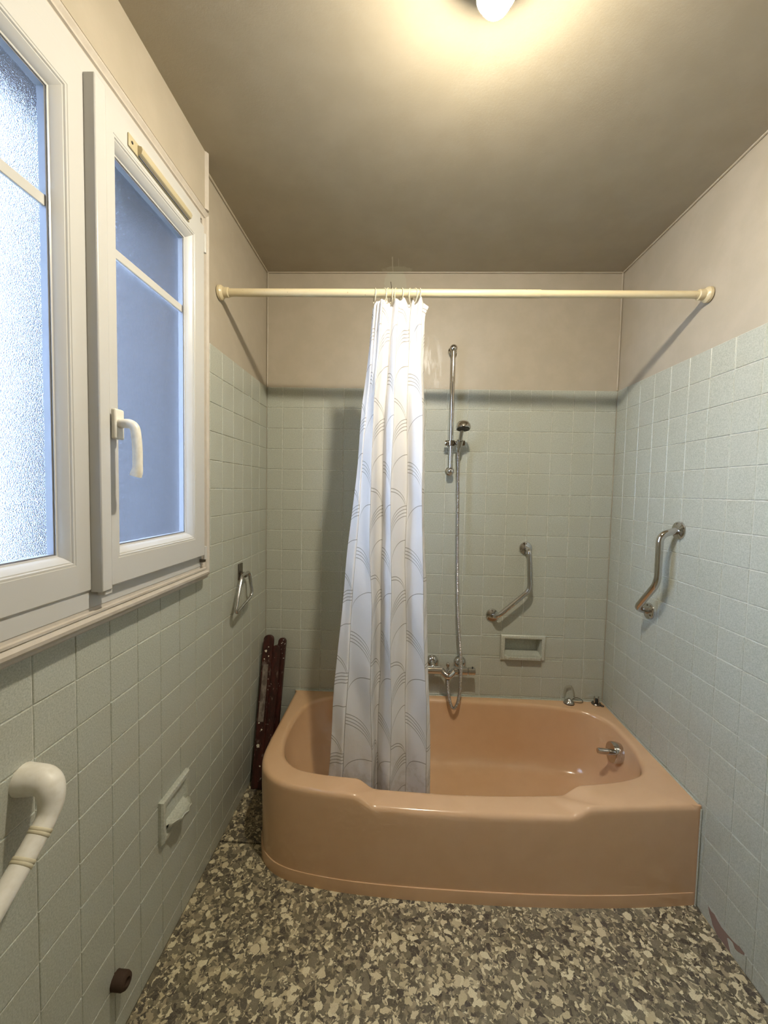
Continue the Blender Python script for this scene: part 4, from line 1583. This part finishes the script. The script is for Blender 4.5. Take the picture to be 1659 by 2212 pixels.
    for k, x in enumerate(ring_x):
        c = rod_at(x) + Vector((0, 0.0, -0.010))
        if proto is None:
            n = 36
            mb = MB()
            rs = []
            for a in range(n):
                th = 2 * math.pi * a / n
                cc = Vector((0, math.sin(th) * 0.0225, math.cos(th) * 0.0275)); e1 = Vector((0, math.sin(th), math.cos(th))); e2 = Vector((1, 0, 0))
                rs.append([cc + (e1 * math.cos(q * math.pi / 4) + e2 * math.sin(q * math.pi / 4)) * 0.0017 for q in range(8)])
            rs.append(rs[0])
            mb.rings(rs, True, False)
            ro = mb.build('curtain_ring', M['ring'], smooth=True, angle=80)
            proto = ro
        else:
            ro = proto.copy(); COL.objects.link(ro)
        ro.location = c
        ro.rotation_euler = (0, 0, tilt[k])
        lab = 'thin cream plastic curtain ring in the bunch on the rod over the curtain'
        if k == 0: lab = 'thin cream curtain ring at the left edge of the curtain, apart from the bunch'
        if k == len(ring_x) - 1: lab = 'rightmost thin cream curtain ring on the rod over the curtain'
        tag(ro, lab, 'curtain ring', 'rings bunched on the curtain rod')


build_rod()
build_curtain()


# ------------------------------------------------------------------ shower and tap
def build_shower():
    s_ = empty('shower_rail', (0.969, 0.0, 1.58), 'vertical chrome shower rail with ball ends and sliding holder on the far wall', 'shower rail')
    top, bot = Vector((0.968, -0.050, 2.192)), Vector((0.970, -0.050, 1.576))
    MB().tube([bot, top], 0.0112, 20).build('bar', M['chrome'], s_, smooth=True)
    def ball(c):
        n = 14
        pr = [(0.0195 * math.sin(math.pi * i / n), -0.0195 * math.cos(math.pi * i / n)) for i in range(n + 1)]
        return MB().lathe(pr, c, (0, 0, 1), 24)
    for c in (top, bot):
        b = ball(c).build('end_ball', M['chrome'], s_, smooth=True, angle=80)
        MB().lathe([(0.022, 0.0), (0.022, 0.006), (0.014, 0.012), (0.0125, 0.045)], (c.x, 0.0, c.z), (0, -1, 0), 24).build('wall_stub', M['chrome'], b, smooth=True, angle=35)
    zc = 1.717
    h = empty('slider', (0, 0, 0)); h.parent = s_; h.location = Vector((0.98, -0.05, zc)) - parent_world(s_)
    MB().lathe([(0.0001, -0.001), (0.014, 0.0), (0.0155, 0.003), (0.0155, 0.006), (0.012, 0.007), (0.0155, 0.009), (0.0155, 0.014), (0.013, 0.016), (0.013, 0.045), (0.0001, 0.046)], (0.938, -0.053, zc), (1, 0, 0), 24).build('clamp', M['chrome'], h, smooth=True, angle=35)
    MB().lathe([(0.019, 0.0), (0.019, 0.028)], (0.969, -0.05, zc - 0.014), (0, 0, 1), 24).build('collar', M['dark_chrome'], h, bevel=0.002)
    MB().lathe([(0.009, 0), (0.009, 0.032), (0.0135, 0.034), (0.0135, 0.048), (0.010, 0.050)], (0.988, -0.058, zc), (1, 0, 0), 20).build('fork_pin', M['dark_chrome'], h, smooth=True, angle=35)
    MB().lathe([(0.0122, 0), (0.0150, 0), (0.0165, 0.034), (0.0135, 0.034), (0.0122, 0)], (1.0056, -0.0809, 1.695), (0.010, -0.052, 0.110), 24, False).build('cradle', M['chrome'], h, smooth=True, angle=35)

    # hand shower held in the slider
    hs = empty('hand_shower', (1.004, -0.072, 1.67), 'chrome hand shower with round head hooked in the slider', 'shower head')
    p0, p1 = Vector((1.0035, -0.070, 1.672)), Vector((1.0135, -0.122, 1.782))
    path = [p0, p0.lerp(p1, 0.25), p0.lerp(p1, 0.55), p0.lerp(p1, 0.85), p1 + Vector((0.001, -0.014, 0.016))]
    rr = [0.0095, 0.0112, 0.0098, 0.0105, 0.013]
    MB().tube(path, lambda i: rr[i], 20).build('handle', M['chrome'], hs, smooth=True, angle=60)
    fc = Vector((1.0155, -0.140, 1.787)); ax = Vector((0.0, -0.22, -0.97)).normalized()
    hd = MB().lathe([(0.0001, -0.029), (0.016, -0.0275), (0.026, -0.022), (0.033, -0.012), (0.036, 0.000), (0.036, 0.008), (0.033, 0.012), (0.0001, 0.012)], fc, ax, 36).build('head', M['chrome'], hs, smooth=True, angle=35)
    MB().lathe([(0.031, 0.0115), (0.030, 0.0142), (0.0001, 0.0148)], fc, ax, 32).build('face_plate', M['black'], hd, smooth=True, angle=35)
    e1 = Vector((1, 0, 0)); e2 = ax.cross(e1)
    mb = MB()
    for rad, n in ((0.011, 8), (0.019, 14), (0.0255, 20)):
        for k in range(n):
            a = 2 * math.pi * k / n
            c = fc + ax * 0.0142 + (e1 * math.cos(a) + e2 * math.sin(a)) * rad
            mb.lathe([(0.0014, 0), (0.0010, 0.0016)], c, ax, 6)
    nz = mb.build('nozzles', M['chrome'], hd); nz['kind'] = 'stuff'

    # metal hose
    pts = catmull([(1.0035, -0.070, 1.676), (1.006, -0.066, 1.62), (1.012, -0.062, 1.40), (1.018, -0.062, 1.14), (1.028, -0.064, 0.86), (1.038, -0.080, 0.72), (1.045, -0.096, 0.62), (1.047, -0.100, 0.50), (1.040, -0.098, 0.405), (1.028, -0.095, 0.362), (1.016, -0.092, 0.350), (1.003, -0.089, 0.366), (0.991, -0.086, 0.415), (0.9855, -0.083, 0.470), (0.9855, -0.082, 0.4995)], 40)
    # resample evenly so that the ribs are regular
    d = [0.0]
    for a, b in zip(pts, pts[1:]): d.append(d[-1] + (b - a).length)
    out = []; st = 0.0022; k = 0; x = 0.0
    while x < d[-1]:
        while d[k + 1] < x: k += 1
        out.append(pts[k].lerp(pts[k + 1], (x - d[k]) / max(1e-9, d[k + 1] - d[k]))); x += st
    hose = MB().tube(out, lambda i: 0.0086 if i % 3 else 0.0064, 12).build('shower_hose', M['chrome'], smooth=True, angle=80, loc=out[-1])
    tag(hose, 'ribbed chrome shower hose hanging from the hand shower to the tap', 'hose')


def build_tap():
    t = empty('bath_mixer_tap', (0.985, 0.0, 0.54), 'wall-mounted chrome bath mixer with two wall flanges, partly behind the curtain', 'tap')
    zc, yc = 0.537, -0.062
    for x in (0.908, 1.055):
        f = MB().lathe([(0.033, 0.0), (0.033, 0.006), (0.030, 0.016), (0.022, 0.024), (0.015, 0.026)], (x, 0.0, 0.560), (0, -1, 0), 28).build('wall_flange', M['chrome'], t, smooth=True, angle=40)
        MB().tube(fillet([(x, -0.02, 0.560), (x, -0.055, 0.558), (x, yc, zc)], 0.015), 0.0135, 18).build('union', M['chrome'], f, smooth=True)
    def bar(x0, x1, r, name):
        return MB().lathe([(r * 0.85, 0), (r, 0.003), (r, x1 - x0 - 0.003), (r * 0.85, x1 - x0)], (x0, yc, zc), (1, 0, 0), 28).build(name, M['chrome'], t, smooth=True, angle=35)
    bar(0.866, 0.958, 0.0205, 'body'); bar(1.013, 1.088, 0.0205, 'body')
    # central V that carries the outlet
    MB().tube(fillet([(0.950, yc, zc), (0.968, yc - 0.012, zc - 0.014), (0.985, yc - 0.022, zc - 0.022), (1.002, yc - 0.012, zc - 0.014), (1.02, yc, zc)], 0.012), 0.0175, 18).build('outlet_bridge', M['chrome'], t, smooth=True)
    MB().lathe([(0.0125, 0.0), (0.0125, 0.022), (0.010, 0.026), (0.010, 0.034)], (0.9855, -0.082, zc - 0.002), (0, 0, -1), 20).build('hose_nut', M['chrome'], t, smooth=True, angle=35)
    MB().lathe([(0.0075, 0.0), (0.0075, 0.012), (0.0055, 0.016), (0.0055, 0.026), (0.009, 0.028), (0.009, 0.040), (0.006, 0.044), (0.0001, 0.045)], (0.984, yc - 0.004, zc - 0.002), (0, 0, 1), 18).build('diverter', M['chrome'], t, smooth=True, angle=35)
    k = bar(1.090, 1.127, 0.0195, 'thermostat_knob')
    MB().lathe([(0.004, 0), (0.004, 0.006), (0.0025, 0.0075)], (1.112, yc - 0.004, zc + 0.0185), (0, -0.2, 1), 12).build('stop_button', M['black'], k, smooth=True)
    k = bar(0.828, 0.864, 0.0195, 'flow_knob')


build_shower()
build_tap()


# ------------------------------------------------------------------ grab bars
def flange(c, n, r, par):
    f = MB().lathe([(r, 0.0), (r, 0.004), (r * 0.93, 0.009), (r * 0.55, 0.013), (r * 0.45, 0.014)], c, n, 32).build('flange', M['chrome'], par, smooth=True, angle=40)
    a = Vector(n); up = Vector((0, 0, 1)); e = up.cross(a).normalized()
    for k in range(3):
        th = math.pi / 2 + k * 2 * math.pi / 3
        p = Vector(c) + a * 0.0105 + (e * math.cos(th) + up * math.sin(th)) * r * 0.72
        MB().lathe([(0.0042, -0.002), (0.0042, 0.001), (0.0025, 0.0024), (0.0001, 0.0026)], p, n, 12).build('screw', M['dark_chrome'], f, smooth=True)


def build_grab_bars():
    g = empty('grab_bar', (1.38, 0.0, 1.0), 'bent chrome grab bar on the far wall above the recessed soap dish', 'grab bar')
    p = fillet([(1.380, -0.006, 1.182), (1.3805, -0.062, 1.180), (1.392, -0.062, 0.974), (1.231, -0.062, 0.830), (1.219, -0.006, 0.820)], 0.032, 8)
    MB().tube(p, 0.0125, 20).build('bar', M['chrome'], g, smooth=True)
    flange((1.380, 0, 1.182), (0, -1, 0), 0.034, g); flange((1.219, 0, 0.820), (0, -1, 0), 0.034, g)
    g = empty('grab_bar', (W, -0.46, 1.1), 'bent chrome grab bar on the right-hand wall', 'grab bar')
    p = fillet([(W - 0.006, -0.523, 1.336), (1.744, -0.517, 1.318), (1.744, -0.517, 1.124), (1.744, -0.384, 0.984), (W - 0.006, -0.362, 0.968)], 0.036, 8)
    MB().tube(p, 0.0135, 20).build('bar', M['chrome'], g, smooth=True)
    flange((W, -0.523, 1.336), (-1, 0, 0), 0.036, g); flange((W, -0.362, 0.968), (-1, 0, 0), 0.036, g)

    # white plastic grab handle on the left wall, near the camera
    g = empty('plastic_grab_bar', (0.0, -1.43, 0.88), 'ivory plastic grab handle wrapped with two yellowed tapes on the left wall', 'grab bar')
    path = fillet([(0.0, -1.432, 0.897), (0.058, -1.436, 0.902), (0.066, -1.443, 0.850), (0.062, -1.500, 0.798), (0.060, -1.640, 0.705), (0.058, -1.735, 0.650), (0.0, -1.745, 0.645)], 0.052, 9)
    d = [0.0]
    for a, b in zip(path, path[1:]): d.append(d[-1] + (b - a).length)
    L = d[-1]
    def rad(i):
        e = min(d[i], L - d[i])
        return 0.0180 + 0.0120 * max(0.0, 1 - e / 0.11) ** 0.8
    MB().tube(path, rad, 24).build('grip', M['ivory'], g, smooth=True, angle=60)
    for s0 in (0.132, 0.176):
        for dz in (0.0, 0.006):
            k = next(i for i in range(len(d)) if d[i] >= s0 + dz)
            a, b = path[k - 1], path[k]
            t = (s0 + dz - d[k - 1]) / (d[k] - d[k - 1])
            c = a.lerp(b, t); ax = (b - a).normalized() + Vector((0, 0, 0.10 if dz else -0.03))
            ax.normalize()
            MB().lathe([(0.0178, -0.0035), (0.0192, -0.0022), (0.0192, 0.0022), (0.0178, 0.0035)], c, ax, 24).build('tape', M['string'], g, smooth=True, angle=60)


build_grab_bars()


# ------------------------------------------------------------------ ceramic dishes, towel ring, small wall things
def build_dishes():
    # recessed dish of the far wall
    x0, x1, z0, z1 = 1.2675, 1.5025, 0.582, 0.719
    s_ = empty('soap_dish', (1.385, 0, z0), 'pale green ceramic soap dish recessed in the far wall above the bathtub', 'soap dish')
    i0, i1, j0, j1 = 1.290, 1.480, 0.606, 0.698
    mb = MB()
    n = [(x0, z0), (x1, z0), (x1, z1), (x0, z1)]
    q = [(i0, j0), (i1, j0), (i1, j1), (i0, j1)]
    def rg(pts, y, g=0.0):
        cx, cz = (x0 + x1) / 2, (z0 + z1) / 2
        return [(x + (g if x > cx else -g), y, z + (g if z > cz else -g)) for x, z in pts]
    mb.rings([rg(n, 0.001), rg(n, -0.006), rg(n, -0.012, -0.005), rg(n, -0.0135, -0.010), rg(q, -0.0135, 0.006), rg(q, -0.012, 0.002), rg(q, -0.006, 0.0), rg(q, 0.052, -0.004)], True, False)
    o = len(mb.v)
    mb.f.append((o - 4, o - 3, o - 2, o - 1))
    mb.build('frame', M['ceramic'], s_, smooth=True, angle=35)
    # tray with a ribbed lip that stands out of the wall
    mb = MB()
    pts = []
    N = 44
    for k in range(N + 1):
        u = k / N
        x = i0 - 0.003 + (i1 - i0 + 0.006) * u
        e = min(u, 1 - u)
        y = -0.034 + 0.020 * max(0, 1 - e / 0.08) ** 2
        bump = 0.0022 * abs(math.sin(u * math.pi * 11)) if 0.05 < u < 0.95 else 0.004
        pts.append((x, y, bump))
    rs = []
    rs.append([(x, 0.050, 0.618) for x, y, b in pts])
    rs.append([(x, 0.010, 0.612) for x, y, b in pts])
    rs.append([(x, y + 0.012, 0.606) for x, y, b in pts])
    rs.append([(x, y + 0.004, 0.608 + b) for x, y, b in pts])
    rs.append([(x, y, 0.606 + b) for x, y, b in pts])
    rs.append([(x, y + 0.002, 0.594) for x, y, b in pts])
    rs.append([(x, -0.010, 0.588) for x, y, b in pts])
    rs.append([(x, 0.0, 0.588) for x, y, b in pts])
    mb.rings(rs, False, False)
    mb.build('tray', M['ceramic'], s_, smooth=True, angle=50)

    # dish with scalloped tray on the left wall
    y0, y1, z0, z1 = -0.997, -0.835, 0.368, 0.503
    s2 = empty('soap_dish', (0, -0.916, z0), 'pale ceramic soap dish with scalloped tray low on the left wall', 'soap dish')
    mb = MB()
    n = [(y0, z0), (y1, z0), (y1, z1), (y0, z1)]
    q = [(y0 + 0.022, z0 + 0.020), (y1 - 0.022, z0 + 0.020), (y1 - 0.022, z1 - 0.022), (y0 + 0.022, z1 - 0.022)]
    def rg2(pts, x, g=0.0):
        cy, cz = (y0 + y1) / 2, (z0 + z1) / 2
        return [(x, y + (g if y > cy else -g), z + (g if z > cz else -g)) for y, z in pts]
    mb.rings([rg2(n, 0.0005), rg2(n, 0.010), rg2(n, 0.0155, -0.004), rg2(n, 0.0165, -0.009), rg2(q, 0.0155, 0.004), rg2(q, 0.010, 0.0), rg2(q, 0.004, -0.004)], True, False)
    o = len(mb.v); mb.f.append((o - 4, o - 3, o - 2, o - 1))
    mb.build('frame', M['ceramic'], s2, smooth=True, angle=35)
    mb = MB(); N = 40; edge = []
    for k in range(N + 1):
        u = k / N
        y = y0 + 0.022 + (y1 - y0 - 0.044) * u
        x = 0.017 + 0.034 * math.sin(math.pi * u) ** 0.55 - 0.005 * abs(math.sin(u * math.pi * 4)) + 0.004
        edge.append((x, y))
    zt = 0.418
    rs = [[(0.004, y, zt + 0.004) for x, y in edge], [(x * 0.5, y, zt - 0.004) for x, y in edge], [(x - 0.006, y, zt - 0.002) for x, y in edge], [(x - 0.002, y, zt + 0.003) for x, y in edge], [(x, y, zt + 0.001) for x, y in edge], [(x - 0.003, y, zt - 0.008) for x, y in edge], [(x * 0.45, y, zt - 0.022) for x, y in edge], [(0.004, y, zt - 0.028) for x, y in edge]]
    mb.rings(rs, False, False)
    mb.build('tray', M['ceramic'], s2, smooth=True, angle=50)


def build_towel_ring():
    t = empty('towel_ring', (0.0, -0.36, 1.08), 'chrome towel ring hanging on the left wall beside the window', 'towel ring')
    MB().box(0.0, 0.007, -0.385, -0.343, 1.055, 1.128).build('wall_plate', M['dark_chrome'], t, bevel=0.002)
    MB().box(0.005, 0.034, -0.378, -0.352, 1.066, 1.088).build('lug', M['dark_chrome'], t, bevel=0.003)
    pts = [(0.030, -0.417, 1.068), (0.028, -0.404, 1.082), (0.028, -0.333, 1.083), (0.029, -0.320, 1.070), (0.037, -0.310, 0.985), (0.036, -0.322, 0.966), (0.036, -0.480, 0.937), (0.036, -0.499, 0.950)]
    pts = pts + [pts[0]]
    P = fillet([((Vector(pts[0]) + Vector(pts[-2])) / 2)] + pts[:-1] + [((Vector(pts[0]) + Vector(pts[-2])) / 2)], 0.02, 4)
    MB().tube(P, 0.0072, 12).build('ring', M['chrome'], t, smooth=True)


def build_small():
    # brown stub low on the left wall
    s_ = empty('pipe_stub', (0, -1.195, 0.185), 'short rusty brown stub sticking out of the left wall near the floor', 'pipe stub')
    c = Vector((0.0, -1.190, 0.176))
    MB().lathe([(0.021, 0.0), (0.021, 0.028), (0.018, 0.034), (0.010, 0.036), (0.008, 0.030)], c, (1, -0.1, 0.1), 14).build('plug', M['rust'], s_, smooth=True, angle=50)
    MB().lathe([(0.0215, 0.0), (0.0215, 0.002), (0.0205, 0.0025)], c, (1, 0, 0), 18).build('collar', M['rust'], s_, smooth=True, angle=50)

    # small chrome cup with clear hook on the back rim
    z = RIM
    k = empty('suction_hook', (1.632, -0.022, z), 'small round chrome holder with clear hook and wire loop on the rear rim', 'hook')
    MB().lathe([(0.026, 0.0), (0.0265, 0.005), (0.024, 0.011), (0.014, 0.018), (0.008, 0.026), (0.0001, 0.028)], (1.628, -0.030, z), (0, 0, 1), 24).build('base', M['chrome'], k, smooth=True, angle=35)
    MB().lathe([(0.0275, 0.0), (0.0275, 0.003), (0.025, 0.0035)], (1.628, -0.030, z), (0, 0, 1), 24).build('rubber_ring', M['black'], k, smooth=True)
    MB().tube(catmull([(1.616, -0.024, z + 0.018), (1.610, -0.014, z + 0.045), (1.618, -0.012, z + 0.075), (1.640, -0.012, z + 0.082), (1.656, -0.013, z + 0.055), (1.660, -0.015, z + 0.030)], 6), 0.0042, 12).build('hook', M['clear'], k, smooth=True)
    MB().tube(catmull([(1.650, -0.024, z + 0.006), (1.676, -0.030, z + 0.005), (1.698, -0.028, z + 0.006), (1.702, -0.018, z + 0.012), (1.690, -0.010, z + 0.018), (1.668, -0.010, z + 0.020), (1.650, -0.016, z + 0.014)], 6), 0.0016, 8).build('wire_loop', M['dark_chrome'], k, smooth=True)

    # little drain plug with ring
    k = empty('drain_plug', (1.776, -0.028, z), 'small dark metal plug with ring in the rear corner of the rim', 'plug')
    c = Vector((1.770, -0.029, z))
    MB().lathe([(0.024, 0.0), (0.025, 0.004), (0.022, 0.008), (0.013, 0.009), (0.013, 0.013)], c, (0, 0, 1), 22).build('disc', M['dark_chrome'], k, smooth=True, angle=35)
    for a in range(4):
        th = a * math.pi / 2 + 0.5
        MB().lathe([(0.0032, 0.006), (0.0032, 0.036), (0.002, 0.039)], c + Vector((math.cos(th) * 0.014, math.sin(th) * 0.011, 0)), (0, 0, 1), 10).build('prong', M['chrome'], k, smooth=True)
    MB().lathe([(0.008, 0.010), (0.009, 0.024), (0.005, 0.030)], c, (0, 0, 1), 14).build('core', M['black'], k, smooth=True)
    n = 20
    MB().tube([c + Vector((0.020 + 0.0075 * math.cos(2 * math.pi * i / n), -0.021 + 0.0075 * math.sin(2 * math.pi * i / n), 0.003)) for i in range(n + 1)], 0.0021, 8).build('ring', M['black'], k, smooth=True)


def build_stand():
    """dark red wooden legs, rounded at the top, leaning in the corner"""
    st = empty('folded_wooden_stand', (0.055, -0.17, 0.0), 'dark red paint-splashed wooden stand folded and leaning in the corner behind the bathtub', 'wooden stand')
    def leg(b, t, w, d, mat, name='leg'):
        b, t = Vector(b), Vector(t)
        ax = (t - b); L = ax.length; ax.normalize()
        wx = Vector((1, 0, 0)); wx = (wx - ax * wx.dot(ax)).normalized(); dy = ax.cross(wx)
        out = []
        n = 10
        prof = [(-w / 2, 0), (w / 2, 0), (w / 2, L - w / 2)] + [(w / 2 * math.cos(math.pi * k / n), L - w / 2 + w / 2 * math.sin(math.pi * k / n)) for k in range(1, n)] + [(-w / 2, L - w / 2)]
        rs = [[b + wx * x + ax * h + dy * s_ for x, h in prof] for s_ in (-d / 2, d / 2)]
        return MB().rings(rs).build(name, mat, st, bevel=0.002)
    l1 = leg((0.046, -0.258, 0.0), (0.0385, -0.055, 0.692), 0.050, 0.028, M['wood'])
    leg((0.100, -0.222, 0.0), (0.1000, -0.016, 0.664), 0.040, 0.024, M['wood'])
    leg((0.088, -0.262, 0.0), (0.0800, -0.056, 0.638), 0.042, 0.022, M['wood'])
    # worn strip on the front leg and dried splashes
    b, t = Vector((0.046, -0.258, 0.0)), Vector((0.0385, -0.055, 0.692))
    ax = (t - b).normalized(); wx = (Vector((1, 0, 0)) - ax * ax.x).normalized(); dy = ax.cross(wx)
    f = dy if dy.y < 0 else -dy
    rnd = random.Random(11)
    def patch(u, h, r1, r2, mat, name):
        c = b + ax * h + wx * u + f * 0.0143
        n = 9
        pts = [c + wx * math.cos(2 * math.pi * k / n) * r1 * rnd.uniform(0.6, 1.2) + ax * math.sin(2 * math.pi * k / n) * r2 * rnd.uniform(0.6, 1.2) for k in range(n)]
        MB().rings([pts, [p + f * 0.0008 for p in pts]]).build(name, mat, l1)
    q = [b + ax * 0.30 + wx * -0.018 + f * 0.0142, b + ax * 0.30 + wx * 0.010 + f * 0.0142, b + ax * 0.575 + wx * 0.012 + f * 0.0142, b + ax * 0.575 + wx * -0.016 + f * 0.0142]
    MB().rings([q, [p + f * 0.0006 for p in q]]).build('worn_strip', M['worn'], l1)
    for u, h, r in ((-0.008, 0.19, 0.009), (0.004, 0.265, 0.005), (-0.012, 0.295, 0.004), (0.010, 0.10, 0.004), (-0.006, 0.64, 0.007), (0.010, 0.615, 0.004), (-0.012, 0.60, 0.003), (0.006, 0.66, 0.003)):
        patch(u, h, r, r * 1.1, M['splash'], 'paint_splash')


build_dishes()
build_towel_ring()
build_small()
build_stand()


# ------------------------------------------------------------------ lamp
def build_lamp():
    c = Vector((0.891, -1.256, 2.500))
    l = empty('ceiling_lamp', (c.x, c.y, ZC), 'bare glowing light bulb in a white holder on the ceiling', 'lamp')
    MB().lathe([(0.045, 0.0), (0.045, 0.006), (0.034, 0.014), (0.021, 0.018), (0.020, 0.030)], (c.x, c.y, ZC), (0, 0, -1), 28).build('holder', M['white'], l, smooth=True, angle=40)
    MB().lathe([(0.0165, 0.062), (0.019, 0.052), (0.029, 0.030), (0.0390, 0.006), (0.0402, -0.002), (0.034, -0.002)], c, (0, 0, 1), 32).build('shade_collar', M['white'], l, smooth=True, angle=60)  # opaque collar, widened beyond the bulb to keep its light off the ceiling
    pr = [(0.0355 * math.cos(math.pi / 2 * k / 6), -0.0355 * math.sin(math.pi / 2 * k / 6)) for k in range(0, 7)]
    MB().lathe(pr, c, (0, 0, 1), 16).build('bulb', M['bulb'], l, smooth=True, angle=60)


build_lamp()
